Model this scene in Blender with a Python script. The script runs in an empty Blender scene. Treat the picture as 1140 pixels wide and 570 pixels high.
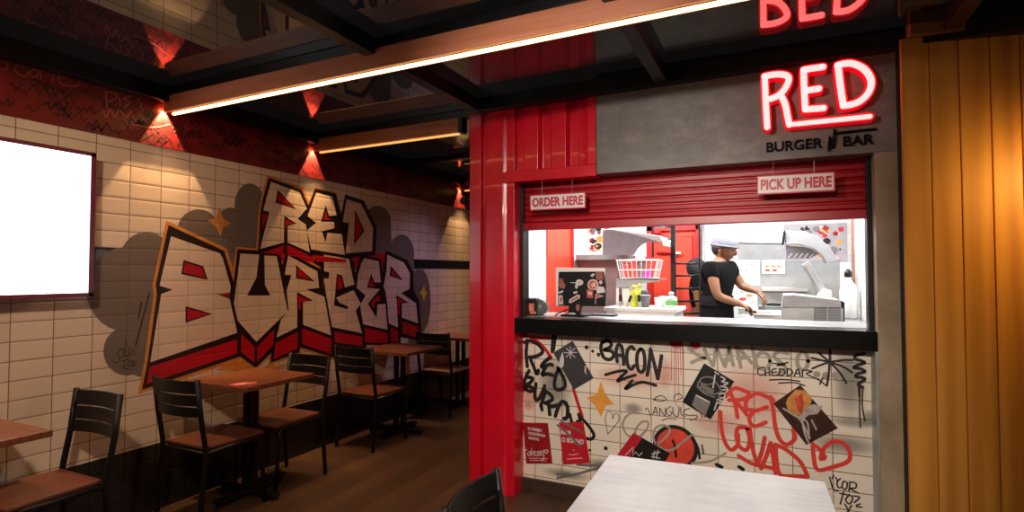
import bpy, bmesh, math, random
from mathutils import Vector, Matrix
random.seed(7)
PI = math.pi
SC = bpy.context.scene
COL = SC.collection

# ------------------------------------------------------------------ camera
CAM = Vector((0, 0, 1.49)); FPX = 622.0
YAW = math.radians(25.37); PITCH = math.atan(19 / 622)
Fv = Vector((-math.sin(YAW) * math.cos(PITCH), math.cos(YAW) * math.cos(PITCH), math.sin(PITCH)))
Rv = Vector((math.cos(YAW), math.sin(YAW), 0)); Uv = Rv.cross(Fv)
cd = bpy.data.cameras.new('camera'); cam = bpy.data.objects.new('camera', cd); COL.objects.link(cam)
cd.sensor_width = 36; cd.lens = 36 * FPX / 1140; cd.clip_start = 0.02; cd.clip_end = 60
cam.location = CAM; cam.rotation_euler = (PI / 2 + PITCH, 0, YAW); SC.camera = cam

def on(px, py, ax, v):
    """point of the photograph measured on the plane axis=v of the room"""
    d = Fv + Rv * ((px - 570) / FPX) - Uv * ((py - 285) / FPX)
    return CAM + d * ((v - CAM[ax]) / d[ax])
def Y(px, py, y): return on(px, py, 1, y)
def Z(px, py, z): return on(px, py, 2, z)

WX = -3.55      # tiled wall on the left
WY = 3.55       # tiled front of the kitchen
PY = 3.39       # front of the red container frame
KB = 5.8        # back wall of the kitchen
KL = -1.82; KR = 0.52; KF = 0.15

# ------------------------------------------------------------------ materials
def _m(name):
    m = bpy.data.materials.new(name); m.use_nodes = True
    nt = m.node_tree; b = nt.nodes['Principled BSDF']
    return m, nt, b
def N(nt, t, **k):
    n = nt.nodes.new(t)
    for a, v in k.items(): setattr(n, a, v)
    return n
def M2(nt, op, a, b=None, c=None):
    n = nt.nodes.new('ShaderNodeMath'); n.operation = op
    for i, v in enumerate((a, b, c)):
        if v is None: continue
        if isinstance(v, (int, float)): n.inputs[i].default_value = v
        else: nt.links.new(v, n.inputs[i])
    return n.outputs[0]
def mix(nt, fac, a, b):
    n = nt.nodes.new('ShaderNodeMix'); n.data_type = 'RGBA'
    if isinstance(fac, (int, float)): n.inputs[0].default_value = fac
    else: nt.links.new(fac, n.inputs[0])
    for i, v in ((6, a), (7, b)):
        if isinstance(v, tuple): n.inputs[i].default_value = (*v, 1)
        else: nt.links.new(v, n.inputs[i])
    return n.outputs[2]
def pos(nt, scale=(1, 1, 1)):
    g = N(nt, 'ShaderNodeNewGeometry'); mp = N(nt, 'ShaderNodeMapping')
    mp.inputs['Scale'].default_value = scale
    nt.links.new(g.outputs['Position'], mp.inputs['Vector']); return mp.outputs[0]
def objco(nt, scale=(1, 1, 1)):
    g = N(nt, 'ShaderNodeTexCoord'); mp = N(nt, 'ShaderNodeMapping')
    mp.inputs['Scale'].default_value = scale
    nt.links.new(g.outputs['Object'], mp.inputs['Vector']); return mp.outputs[0]
def noise(nt, vec, s=5, d=4, r=.6):
    n = N(nt, 'ShaderNodeTexNoise'); n.inputs['Scale'].default_value = s
    n.inputs['Detail'].default_value = d; n.inputs['Roughness'].default_value = r
    nt.links.new(vec, n.inputs['Vector']); return n.outputs['Fac']
def ramp(nt, fac, stops):
    r = N(nt, 'ShaderNodeValToRGB'); e = r.color_ramp.elements
    while len(e) < len(stops): e.new(.5)
    for i, (p, c) in enumerate(stops): e[i].position = p; e[i].color = (*c, 1)
    nt.links.new(fac, r.inputs[0]); return r.outputs[0]
def bump(nt, b, h, dist=.002, st=.5):
    n = N(nt, 'ShaderNodeBump'); n.inputs['Distance'].default_value = dist; n.inputs['Strength'].default_value = st
    nt.links.new(h, n.inputs['Height']); nt.links.new(n.outputs[0], b.inputs['Normal'])

def plain(name, c, rough=.5, metal=0, var=.12, sc=12, bp=0, spec=.5, coat=0):
    m, nt, b = _m(name)
    f = noise(nt, objco(nt), sc)
    lo = tuple(x * (1 - var) for x in c); hi = tuple(min(1, x * (1 + var)) for x in c)
    nt.links.new(ramp(nt, f, [(.3, lo), (.7, hi)]), b.inputs['Base Color'])
    b.inputs['Roughness'].default_value = rough; b.inputs['Metallic'].default_value = metal
    b.inputs['Specular IOR Level'].default_value = spec; b.inputs['Coat Weight'].default_value = coat
    if bp: bump(nt, b, f, bp)
    return m
def emit(name, c, s):
    m, nt, b = _m(name); b.inputs['Base Color'].default_value = (*c, 1)
    b.inputs['Emission Color'].default_value = (*c, 1); b.inputs['Emission Strength'].default_value = s
    return m
def tile(name, c, plane='left', rough=.22, grout=(.24, .14, .10), gw=.0023, u0=None, v0=None, w=None, h=None, worn=0):
    m, nt, b = _m(name)
    g = N(nt, 'ShaderNodeNewGeometry'); sx = N(nt, 'ShaderNodeSeparateXYZ'); nt.links.new(g.outputs['Position'], sx.inputs[0])
    dU, dV, dW, dH = (1.872, 1.639, .19, .1005) if plane == 'left' else (-1.51, 1.003, .197, .0995)
    u0 = dU if u0 is None else u0; v0 = dV if v0 is None else v0; w = w or dW; h = h or dH
    u = M2(nt, 'DIVIDE', M2(nt, 'SUBTRACT', sx.outputs[1 if plane == 'left' else 0], u0), w)
    v = M2(nt, 'DIVIDE', M2(nt, 'SUBTRACT', sx.outputs[2], v0), h)
    fu = M2(nt, 'FRACT', u); fv = M2(nt, 'FRACT', v)
    eu = M2(nt, 'MULTIPLY', M2(nt, 'MINIMUM', fu, M2(nt, 'SUBTRACT', 1, fu)), w)
    ev = M2(nt, 'MULTIPLY', M2(nt, 'MINIMUM', fv, M2(nt, 'SUBTRACT', 1, fv)), h)
    e = M2(nt, 'MINIMUM', eu, ev)
    isg = M2(nt, 'LESS_THAN', e, gw)
    cm = N(nt, 'ShaderNodeCombineXYZ'); nt.links.new(M2(nt, 'FLOOR', u), cm.inputs[0]); nt.links.new(M2(nt, 'FLOOR', v), cm.inputs[1])
    wn = N(nt, 'ShaderNodeTexWhiteNoise'); nt.links.new(cm.outputs[0], wn.inputs['Vector'])
    base = ramp(nt, wn.outputs['Value'], [(0, tuple(x * .93 for x in c)), (1, tuple(min(1, x * 1.04) for x in c))])
    nz = noise(nt, g.outputs['Position'], 3, 5)
    base = mix(nt, M2(nt, 'MULTIPLY', nz, .25 + worn), base, tuple(x * .8 for x in c))
    nt.links.new(mix(nt, isg, base, grout), b.inputs['Base Color'])
    b.inputs['Roughness'].default_value = rough
    pil = M2(nt, 'MINIMUM', M2(nt, 'DIVIDE', e, .012), 1)
    wob = noise(nt, g.outputs['Position'], 9, 1)
    bump(nt, b, M2(nt, 'ADD', pil, M2(nt, 'MULTIPLY', wob, 1.0)), .0010, .5)
    return m
def woodmat(name, dark, lite, axis=0, rough=.45, fine=28, island=False, co='pos', knots=False):
    m, nt, b = _m(name)
    s = [fine, fine, fine]; s[axis] = fine / 16
    vec = (pos if co == 'pos' else objco)(nt, tuple(s))
    if island:
        g = N(nt, 'ShaderNodeNewGeometry'); ad = N(nt, 'ShaderNodeVectorMath', operation='ADD')
        cb = N(nt, 'ShaderNodeCombineXYZ'); 
        rr = M2(nt, 'MULTIPLY', g.outputs['Random Per Island'], 57)
        for i in range(3): nt.links.new(rr, cb.inputs[i])
        nt.links.new(vec, ad.inputs[0]); nt.links.new(cb.outputs[0], ad.inputs[1]); vec = ad.outputs[0]
    f = noise(nt, vec, 1, 6, .65)
    wv = N(nt, 'ShaderNodeTexWave'); wv.inputs['Scale'].default_value = .35; wv.inputs['Distortion'].default_value = 7; wv.inputs['Detail'].default_value = 3
    wv.bands_direction = 'XYZ'[1 if axis == 0 else 0]
    nt.links.new(vec, wv.inputs['Vector'])
    ff = M2(nt, 'ADD', M2(nt, 'MULTIPLY', f, .78), M2(nt, 'MULTIPLY', wv.outputs['Fac'], .22))
    colr = ramp(nt, ff, [(.2, dark), (.75, lite)])
    if island:
        colr = mix(nt, M2(nt, 'MULTIPLY', g.outputs['Random Per Island'], .45), colr, tuple(x * .6 for x in lite))
    if knots:
        vo = N(nt, 'ShaderNodeTexVoronoi'); vo.inputs['Scale'].default_value = 1
        v2 = pos(nt, (3.2, 3.2, 1.4)); nt.links.new(v2, vo.inputs['Vector'])
        k = M2(nt, 'LESS_THAN', vo.outputs['Distance'], .055)
        colr = mix(nt, M2(nt, 'MULTIPLY', k, .75), colr, tuple(x * .25 for x in dark))
    nt.links.new(colr, b.inputs['Base Color']); b.inputs['Roughness'].default_value = rough
    bump(nt, b, f, .001, .35)
    return m
def spray(name, c, dens=1.0, rough=.5):
    """soft-edged spray paint, densest in the middle of its patch"""
    m, nt, b = _m(name)
    tc = N(nt, 'ShaderNodeUVMap'); mp = N(nt, 'ShaderNodeVectorMath', operation='SUBTRACT'); mp.inputs[1].default_value = (.5, .5, 0)
    nt.links.new(tc.outputs[0], mp.inputs[0])
    ln = N(nt, 'ShaderNodeVectorMath', operation='LENGTH'); nt.links.new(mp.outputs[0], ln.inputs[0])
    r = N(nt, 'ShaderNodeMapRange'); r.interpolation_type = 'SMOOTHSTEP'
    r.inputs['From Min'].default_value = .5; r.inputs['From Max'].default_value = .08; r.inputs['To Max'].default_value = dens
    nt.links.new(ln.outputs['Value'], r.inputs['Value'])
    b.inputs['Base Color'].default_value = (*c, 1); b.inputs['Roughness'].default_value = rough
    nt.links.new(r.outputs[0], b.inputs['Alpha'])
    return m

CREAM = (.80, .69, .58)
MT = {}
MT['tile_left'] = tile('cream_tile', CREAM)
MT['tile_counter'] = tile('counter_tile', (.88, .77, .65), 'front')
MT['tile_black'] = tile('black_tile', (.018, .018, .02), grout=(.006, .005, .005), rough=.15)
MT['p_face'] = tile('paint_cream', (.80, .66, .55), rough=.35, grout=(.5, .38, .3))
MT['p_black'] = tile('paint_black', (.016, .010, .010), rough=.4, grout=(.008, .005, .005))
MT['p_red'] = tile('paint_red', (.52, .008, .025), rough=.35, grout=(.3, .005, .012))
MT['p_grey'] = tile('paint_grey', (.185, .155, .135), rough=.45, grout=(.13, .105, .09))
MT['p_orange'] = tile('paint_orange', (.70, .30, .07), rough=.45, grout=(.45, .17, .04))
MT['p_yellow'] = tile('paint_yellow', (.88, .62, .04), rough=.45, grout=(.4, .25, .02))
MT['ink'] = plain('black_marker', (.014, .013, .013), .4)
MT['ink_soft'] = plain('faded_marker', (.06, .045, .04), .5)
MT['gr_grey'] = plain('grey_spray', (.36, .31, .25), .5)
MT['gr_dgrey'] = plain('dark_grey_spray', (.16, .15, .14), .5)
MT['gr_red'] = plain('red_spray', (.72, .045, .03), .45)
MT['gr_dred'] = plain('crimson_spray', (.55, .01, .02), .45)
MT['gr_orange'] = plain('orange_spray', (.80, .33, .05), .5)
MT['sp_red'] = spray('soft_red_spray', (.80, .30, .24), .38)
MT['sp_hot'] = spray('dense_red_spray', (.65, .01, .02), 1.6)
MT['sp_grey'] = spray('soft_grey_spray', (.16, .15, .14), .5)
MT['band_red'] = plain('crimson_plaster', (.16, .012, .014), .32, var=.3, sc=6)
MT['band_dark'] = plain('dark_red_tag', (.035, .006, .008), .5)
MT['band_lite'] = plain('rose_tag', (.42, .10, .10), .5)
MT['red_steel'] = plain('red_steel', (.66, .004, .022), .26, var=.1, sc=5, coat=.3)
MT['red_shut'] = plain('red_shutter', (.40, .003, .012), .35, var=.1, sc=5)
MT['black_steel'] = plain('black_steel', (.008, .0085, .0095), .34, var=.3, sc=4, spec=.35)
MT['black_paint'] = plain('black_paint', (.006, .006, .0065), .4, var=.2, spec=.3)
MT['black_stone'] = plain('black_stone', (.004, .0038, .004), .3, var=.3, spec=.2)
MT['steel'] = plain('stainless_steel', (.50, .50, .50), .3, .8, var=.08)
MT['steel_dull'] = plain('dull_steel', (.38, .39, .385), .42, .4, var=.1)
MT['white'] = plain('white_enamel', (.82, .82, .80), .4, var=.03)
MT['white_wall'] = tile('white_wall_tile', (.86, .86, .84), 'front', grout=(.75, .75, .73))
MT['white_wall_side'] = tile('white_side_tile', (.86, .86, .84), 'left', grout=(.55, .54, .52))
MT['kred'] = plain('orange_red_paint', (.70, .055, .025), .4, var=.06)
MT['kred_dark'] = plain('deep_red_paint', (.50, .015, .012), .4)
MT['skin'] = plain('brown_skin', (.27, .125, .065), .5, var=.08)
MT['shirt'] = plain('black_cotton', (.006, .006, .0065), .9, sc=40, spec=.12)
MT['apron'] = plain('charcoal_apron', (.010, .009, .011), .9, sc=40, spec=.12)
MT['cap'] = plain('white_cloth', (.17, .17, .19), .85, sc=30, spec=.2)
MT['hair'] = plain('black_hair', (.012, .010, .009), .6)
MT['paper'] = plain('white_paper', (.78, .78, .74), .6, var=.03)
MT['sign_white'] = plain('sign_white', (.80, .72, .74), .4, var=.02)
MT['sign_red'] = plain('sign_red', (.55, .01, .03), .4)
MT['seat_wood'] = woodmat('seat_wood', (.085, .024, .014), (.16, .052, .030), 1, .4, co='obj')
MT['seat_pale'] = woodmat('pale_seat_wood', (.26, .14, .08), (.40, .24, .14), 1, .4, co='obj')
MT['top_wood'] = woodmat('table_wood', (.10, .032, .018), (.20, .075, .042), 0, .3, co='obj')
MT['beam_wood'] = woodmat('beam_wood', (.42, .125, .055), (.64, .24, .12), 0, .45)
MT['plank'] = woodmat('pine_plank', (.42, .155, .018), (.88, .41, .075), 2, .5, 9, island=True, knots=True)
MT['pale_top'] = None
MT['smudge'] = plain('brown_smudge', (.05, .03, .02), .6)

# floor: dark wood-look planks
m, nt, b = _m('floor_planks')
br = N(nt, 'ShaderNodeTexBrick'); br.inputs['Scale'].default_value = 1; br.inputs['Brick Width'].default_value = .95
br.inputs['Row Height'].default_value = .16; br.inputs['Mortar Size'].default_value = .003
br.inputs['Color1'].default_value = (.066, .036, .022, 1); br.inputs['Color2'].default_value = (.125, .070, .044, 1); br.inputs['Mortar'].default_value = (.006, .004, .003, 1)
mp = N(nt, 'ShaderNodeMapping'); mp.inputs['Rotation'].default_value = (0, 0, PI / 2); gg = N(nt, 'ShaderNodeNewGeometry')
nt.links.new(gg.outputs['Position'], mp.inputs[0]); nt.links.new(mp.outputs[0], br.inputs['Vector'])
gr = noise(nt, pos(nt, (30, 2.2, 1)), 1.4, 6, .7)
nt.links.new(mix(nt, M2(nt, 'MULTIPLY', gr, .7), br.outputs['Color'], (.028, .015, .010)), b.inputs['Base Color'])
b.inputs['Roughness'].default_value = .42; bump(nt, b, gr, .001, .3); MT['floor'] = m

# concrete
m, nt, b = _m('burnt_cement')
f1 = noise(nt, pos(nt), 2.2, 8, .7); f2 = noise(nt, pos(nt, (1, 1, 2)), 9, 6, .7)
ff = M2(nt, 'ADD', M2(nt, 'MULTIPLY', f1, .65), M2(nt, 'MULTIPLY', f2, .35))
nt.links.new(ramp(nt, ff, [(.35, (.11, .097, .088)), (.5, (.19, .17, .155)), (.66, (.32, .29, .265))]), b.inputs['Base Color'])
b.inputs['Roughness'].default_value = .5; bump(nt, b, ff, .003, .4); MT['cement'] = m
m, nt, b = _m('amber_lit_cement')  # pillar cement, tan of the amber light mixed into its colour
f1 = noise(nt, pos(nt), 3, 8, .7)
nt.links.new(ramp(nt, f1, [(.35, (.26, .18, .11)), (.7, (.46, .34, .22))]), b.inputs['Base Color'])
b.inputs['Roughness'].default_value = .6; bump(nt, b, f1, .002, .4); MT['cement_amber_lit'] = m

# pale brushed table top
m, nt, b = _m('pale_brushed_top')
f1 = noise(nt, objco(nt, (3, 30, 1)), 2, 6, .7); f2 = noise(nt, objco(nt), 6, 5)
ff = M2(nt, 'ADD', M2(nt, 'MULTIPLY', f1, .5), M2(nt, 'MULTIPLY', f2, .5))
nt.links.new(ramp(nt, ff, [(.3, (.27, .30, .34)), (.7, (.42, .46, .52))]), b.inputs['Base Color'])
b.inputs['Roughness'].default_value = .45; MT['pale_top'] = m

# night glass roof: tinted pane, sharp reflection
m, nt, b = _m('roof_glass'); nt.nodes.remove(b)
fr = N(nt, 'ShaderNodeFresnel'); fr.inputs[0].default_value = 1.62
tr = N(nt, 'ShaderNodeBsdfTransparent'); tr.inputs[0].default_value = (.35, .37, .36, 1)
gl = N(nt, 'ShaderNodeBsdfGlossy'); gl.inputs['Roughness'].default_value = .012; gl.inputs['Color'].default_value = (.95, .97, .95, 1)
ms = N(nt, 'ShaderNodeMixShader'); out = nt.nodes['Material Output']
nt.links.new(M2(nt, 'MINIMUM', M2(nt, 'MULTIPLY', fr.outputs[0], 1.3), 1), ms.inputs[0]); nt.links.new(tr.outputs[0], ms.inputs[1]); nt.links.new(gl.outputs[0], ms.inputs[2])
nt.links.new(ms.outputs[0], out.inputs[0]); MT['glass'] = m

MT['led'] = emit('warm_led', (1, .60, .24), 6)
MT['led2'] = emit('warm_led_dim', (1, .52, .14), 1.0)
MT['screen'] = emit('white_screen', (.93, .95, 1), 2.2)
m, nt, b = _m('red_neon_face'); b.inputs['Base Color'].default_value = (.8, .1, .1, 1)
b.inputs['Emission Color'].default_value = (1, .098, .094, 1); b.inputs['Emission Strength'].default_value = 8.0; MT['neon'] = m
m, nt, b = _m('red_neon_rim'); b.inputs['Base Color'].default_value = (.5, .0, .01, 1)
b.inputs['Emission Color'].default_value = (1, .004, .018, 1); b.inputs['Emission Strength'].default_value = .45; MT['neon_rim'] = m
MT['klamp'] = emit('cool_lamp', (.95, .98, 1), 6)
MT['wlamp'] = emit('amber_lamp', (1, .55, .15), 5)

# ------------------------------------------------------------------ mesh helpers
def nb(): return bmesh.new()
def link(name, bm, mat, parent=None, smooth=False, bevel=0, seg=2):
    me = bpy.data.meshes.new(name)
    bmesh.ops.recalc_face_normals(bm, faces=bm.faces) if smooth or bevel else None
    bm.to_mesh(me); bm.free()
    if mat is not None: me.materials.append(mat)
    if smooth:
        for p in me.polygons: p.use_smooth = True
    o = bpy.data.objects.new(name, me); COL.objects.link(o)
    if parent is not None: o.parent = parent
    if bevel:
        md = o.modifiers.new('bevel', 'BEVEL'); md.width = bevel; md.segments = seg; md.limit_method = 'ANGLE'; md.angle_limit = .6
    return o
def box(bm, x0, x1, y0, y1, z0, z1, rot=None, at=None):
    v = [bm.verts.new((x, y, z)) for x in (x0, x1) for y in (y0, y1) for z in (z0, z1)]
    for f in ((0, 1, 3, 2), (4, 6, 7, 5), (0, 4, 5, 1), (2, 3, 7, 6), (0, 2, 6, 4), (1, 5, 7, 3)):
        bm.faces.new([v[i] for i in f])
    if rot is not None: bmesh.ops.rotate(bm, verts=v, cent=at or (0, 0, 0), matrix=rot)
    return v
def prism(bm, pts, d):
    """polygon of 3-D points extruded along vector d"""
    d = Vector(d); a = [bm.verts.new(p) for p in pts]; c = [bm.verts.new(Vector(p) + d) for p in pts]
    n = len(a); bm.faces.new(a); bm.faces.new(c[::-1])
    for i in range(n): bm.faces.new((a[i], a[(i + 1) % n], c[(i + 1) % n], c[i]))
def tube(bm, pts, r, n=10, closed=False):
    pts = [Vector(p) for p in pts]; rings = []
    m = len(pts); up = None
    for i, p in enumerate(pts):
        a = pts[(i - 1) % m] if (i or closed) else p; c = pts[(i + 1) % m] if (i < m - 1 or closed) else p
        t = (c - a).normalized()
        if up is None:
            up = Vector((0, 0, 1)) if abs(t.z) < .9 else Vector((1, 0, 0))
        s = t.cross(up).normalized(); up2 = s.cross(t).normalized(); up = up2
        rr = r[i] if isinstance(r, (list, tuple)) else r
        rings.append([bm.verts.new(p + (s * math.cos(k * 2 * PI / n) + up2 * math.sin(k * 2 * PI / n)) * rr) for k in range(n)])
    for i in range(m if closed else m - 1):
        A, B = rings[i], rings[(i + 1) % m]
        for k in range(n): bm.faces.new((A[k], A[(k + 1) % n], B[(k + 1) % n], B[k]))
    if not closed: bm.faces.new(rings[0][::-1]); bm.faces.new(rings[-1])
def lathe(bm, prof, c=(0, 0, 0), n=20):
    c = Vector(c); rings = []
    for r, z in prof: rings.append([bm.verts.new(c + Vector((r * math.cos(k * 2 * PI / n), r * math.sin(k * 2 * PI / n), z))) for k in range(n)])
    for A, B in zip(rings, rings[1:]):
        for k in range(n): bm.faces.new((A[k], A[(k + 1) % n], B[(k + 1) % n], B[k]))
    bm.faces.new(rings[0][::-1]); bm.faces.new(rings[-1])
def smooth_path(p, sub=5):
    if len(p) < 3: return [tuple(q) for q in p]
    out = []
    for i in range(len(p) - 1):
        p0 = p[max(i - 1, 0)]; p1 = p[i]; p2 = p[i + 1]; p3 = p[min(i + 2, len(p) - 1)]
        for k in range(sub):
            t = k / sub
            out.append(tuple(.5 * (2 * p1[j] + (p2[j] - p0[j]) * t + (2 * p0[j] - 5 * p1[j] + 4 * p2[j] - p3[j]) * t * t + (3 * p1[j] - p0[j] - 3 * p2[j] + p3[j]) * t ** 3) for j in range(len(p1))))
    out.append(tuple(p[-1])); return out

def tag(o, label=None, cat=None, group=None, kind=None):
    if label: o['label'] = label
    if cat: o['category'] = cat
    if group: o['group'] = group
    if kind: o['kind'] = kind
    return o
def thing(name, label, cat, loc=(0, 0, 0), rz=0, group=None):
    o = bpy.data.objects.new(name, None); COL.objects.link(o); o.empty_display_size = .1
    o.location = loc; o.rotation_euler = (0, 0, rz); return tag(o, label, cat, group)
def struct(name, bm, mat, parent=None, label=None, **k):
    o = link(name, bm, mat, parent, **k)
    if parent is None: o['kind'] = 'structure'
    if label: o['label'] = label
    return o
def dup(root, loc, rz, label, group=None, names=None):
    r = root.copy(); COL.objects.link(r); r.location = loc; r.rotation_euler = (0, 0, rz); r['label'] = label
    if group: r['group'] = group
    for ch in list(root.children):
        c = ch.copy(); COL.objects.link(c); c.parent = r
        for g in ch.children:
            d = g.copy(); COL.objects.link(d); d.parent = c
    return r
def boxobj(name, mat, parent, *a, bevel=.003, label=None):
    bm = nb(); box(bm, *a); o = link(name, bm, mat, parent, bevel=bevel)
    if label: o['label'] = label
    return o

# painting on a plane: 'left' -> x = WX+off ; 'front' -> y = WY-off ; or a number -> y = number
def surf(plane, off):
    if plane == 'left': return (0, WX + off)
    if plane == 'front': return (1, WY - off)
    return (1, plane - off)
def poly(bm, pts, plane, off):
    ax, v = surf(plane, off)
    bm.faces.new([bm.verts.new(on(x, y, ax, v)) for x, y in pts])
STK = [0]
def stroke(bm, pts, w, plane, off, sub=5):
    """brush stroke: w is the width in metres"""
    ax, v = surf(plane, off)
    P3 = [on(x, y, ax, v) for x, y in (smooth_path(pts, sub) if sub > 1 else pts)]
    ua = Vector((0, 1, 0)) if ax == 0 else Vector((1, 0, 0)); va = Vector((0, 0, 1))
    q = [(p.dot(ua), p.z) for p in P3]
    def w3(a, b): return (v, a, b) if ax == 0 else (a, v, b)
    q2 = [q[0]]
    for p in q[1:]:
        if math.hypot(p[0] - q2[-1][0], p[1] - q2[-1][1]) > w * .12: q2.append(p)
    if len(q2) < 2: q2.append(q[-1])
    q = q2; n = len(q); k0 = STK[0]; STK[0] = (k0 + 1) % 14; v += (1 if ax == 0 else -1) * k0 * .00004
    L = []; Q = []
    for i in range(n):
        a = q[max(i - 1, 0)]; b = q[min(i + 1, n - 1)]; dx, dz = b[0] - a[0], b[1] - a[1]; l = math.hypot(dx, dz)
        if l < 1e-6: dx, dz, l = 1, 0, 1
        nx, nz = -dz / l * w / 2, dx / l * w / 2
        L.append(bm.verts.new(w3(q[i][0] + nx, q[i][1] + nz))); Q.append(bm.verts.new(w3(q[i][0] - nx, q[i][1] - nz)))
    for i in range(n - 1): bm.faces.new((L[i], Q[i], Q[i + 1], L[i + 1]))
    for e, o_, A, B in ((q[0], q[1], L[0], Q[0]), (q[-1], q[-2], Q[-1], L[-1])):
        t0 = math.atan2(A.co[2] - e[1], (A.co[1] if ax == 0 else A.co[0]) - e[0])
        sg = 1
        tx, tz = e[0] - o_[0], e[1] - o_[1]
        if math.cos(t0 + PI / 2) * tx + math.sin(t0 + PI / 2) * tz < 0: sg = -1
        bm.faces.new([A] + [bm.verts.new(w3(e[0] + math.cos(t0 + sg * PI * t / 6) * w / 2, e[1] + math.sin(t0 + sg * PI * t / 6) * w / 2)) for t in range(1, 6)] + [B])
def crop(o, s): return lambda pts: [(o[0] + x / s, o[1] + y / s) for x, y in pts]
def strokes(name, parent, mat, c, lines, w, plane, off=.0012, label=None, sub=5, dots=()):
    bm = nb()
    for l in lines: stroke(bm, c(l), w, plane, off, sub)
    ax, v = surf(plane, off)
    for x, y, r in dots:
        p = on(*c([(x, y)])[0], ax, v)
        bm.faces.new([bm.verts.new(p + (Vector((0, math.cos(t * PI / 8), math.sin(t * PI / 8))) if ax == 0 else Vector((math.cos(t * PI / 8), 0, math.sin(t * PI / 8)))) * r) for t in range(16)])
    o = link(name, bm, mat, parent)
    if label: o['label'] = label
    return o
def spot_patch(name, parent, mat, p, rx, rz, plane, off, label=None):
    ax, v = surf(plane, off); c = on(*p, ax, v); bm = nb(); uv = bm.loops.layers.uv.new('uv')
    cs = [(-1, -1), (1, -1), (1, 1), (-1, 1)]
    f = bm.faces.new([bm.verts.new(c + (Vector((0, a * rx, b * rz)) if ax == 0 else Vector((a * rx, 0, b * rz)))) for a, b in cs])
    for l, (a, b) in zip(f.loops, cs): l[uv].uv = ((a + 1) / 2, (b + 1) / 2)
    o = link(name, bm, mat, parent)
    if label: o['label'] = label
    return o
def expand(pts, d):
    """grow a polygon given in photo pixels by d pixels"""
    A = sum(pts[i][0] * pts[(i + 1) % len(pts)][1] - pts[(i + 1) % len(pts)][0] * pts[i][1] for i in range(len(pts)))
    s = 1 if A > 0 else -1; n = len(pts); out = []
    for i in range(n):
        p0, p1, p2 = Vector(pts[i - 1]), Vector(pts[i]), Vector(pts[(i + 1) % n])
        a = (p1 - p0).normalized(); b = (p2 - p1).normalized()
        na = Vector((a.y, -a.x)) * s; nb_ = Vector((b.y, -b.x)) * s
        k = na + nb_; L = k.length
        if L < .25: k = na; m = d
        else: k = k / L; m = min(d / max(k.dot(na), .35), d * 1.9)
        out.append(tuple(p1 + k * m))
    return out
def text_bm(bm, s, size, mat4, extrude=0, bold=0, sx=1, align='CENTER'):
    cu = bpy.data.curves.new('t', 'FONT'); cu.body = s; cu.size = size; cu.extrude = extrude; cu.offset = bold
    cu.align_x = align; cu.align_y = 'CENTER'
    o = bpy.data.objects.new('t', cu); COL.objects.link(o)
    dg = bpy.context.evaluated_depsgraph_get(); me = bpy.data.meshes.new_from_object(o.evaluated_get(dg))
    me.transform(mat4 @ Matrix.Scale(sx, 4, (1, 0, 0))); bm.from_mesh(me)
    bpy.data.objects.remove(o); bpy.data.curves.remove(cu); bpy.data.meshes.remove(me)
def frontM(p, tilt=0):   # text matrix: facing -y at p, tilt radians in its plane
    return Matrix.Translation(p) @ Matrix.Rotation(PI / 2, 4, 'X') @ Matrix.Rotation(tilt, 4, 'Z')

# ------------------------------------------------------------------ setting
bm = nb(); box(bm, -3.75, 3.0, -1.2, 8.2, -.1, 0); struct('floor', bm, MT['floor'])
bm = nb(); box(bm, -3.70, WX, -1.2, 8.2, 0, 2.575)
wl = struct('wall_left', bm, MT['tile_left'])
bm = nb(); box(bm, WX, WX + .0025, -1.2, 8.2, 0, .416); struct('tile_dado', bm, MT['tile_black'], wl, 'black tiles below the cream ones')
bm = nb(); box(bm, WX, WX + .0006, -1.2, 8.2, 1.538, 1.639); struct('tile_stripe', bm, MT['tile_black'], wl, 'single row of black tiles')
bm = nb(); box(bm, WX - .02, WX + .012, -1.2, 8.2, 2.295, 2.575); band = struct('painted_band', bm, MT['band_red'], wl, 'crimson band covered in tags')
bm = nb(); box(bm, -3.70, WX, -1.2, 8.2, 2.575, 2.70); struct('wall_cap', bm, MT['black_steel'], wl)
bm = nb(); box(bm, -3.7, -1.9, 8.0, 8.12, 0, 2.7); struct('wall_back', bm, MT['tile_left'])

# far behind the camera and to the right, only closing the room
bm = nb(); box(bm, -3.7, 3.0, -1.3, -1.2, 0, 2.8); struct('wall_front', bm, MT['cement'])

# roof glass panes (gentle slope) and steel
def zg(x): return 2.672 + .009 * (x - WX)
bm = nb()
v = [bm.verts.new((x, y, zg(x) + d)) for d in (0, .01) for x, y in ((-3.7, -1.2), (3.0, -1.2), (3.0, 8.1), (-3.7, 8.1))]
bm.faces.new(v[:4][::-1])
struct('ceiling', bm, MT['glass'])
def zbeam(x): return zg(x)
def xbeam(name, x0, x1, y0, y1, lo, hi, mat, parent=None, label=None, kind=True):
    bm = nb(); vs = []
    for x in (x0, x1):
        for y in (y0, y1):
            for d in (lo, hi): vs.append(bm.verts.new((x, y, zg(x) + d)))
    for f in ((0, 1, 3, 2), (4, 6, 7, 5), (0, 4, 5, 1), (2, 3, 7, 6), (0, 2, 6, 4), (1, 5, 7, 3)): bm.faces.new([vs[i] for i in f])
    o = link(name, bm, mat, parent, bevel=.003)
    if parent is None and kind: o['kind'] = 'structure'
    if label: o['label'] = label
    return o
XR = 2.9
n = 1
for x0, x1, y0, y1, lo in ((WX, WX + .09, -1.2, 8.0, -.10), (-1.90, -1.83, -1.2, PY, -.085), (-.64, -.57, -1.2, PY, -.085), (.72, .79, -1.2, 3.2, -.085)):
    xbeam('trim_%d' % n, x0, x1, y0, y1, lo, -.001, MT['black_steel'], label='black steel roof beam running away from the viewer'); n += 1
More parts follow.
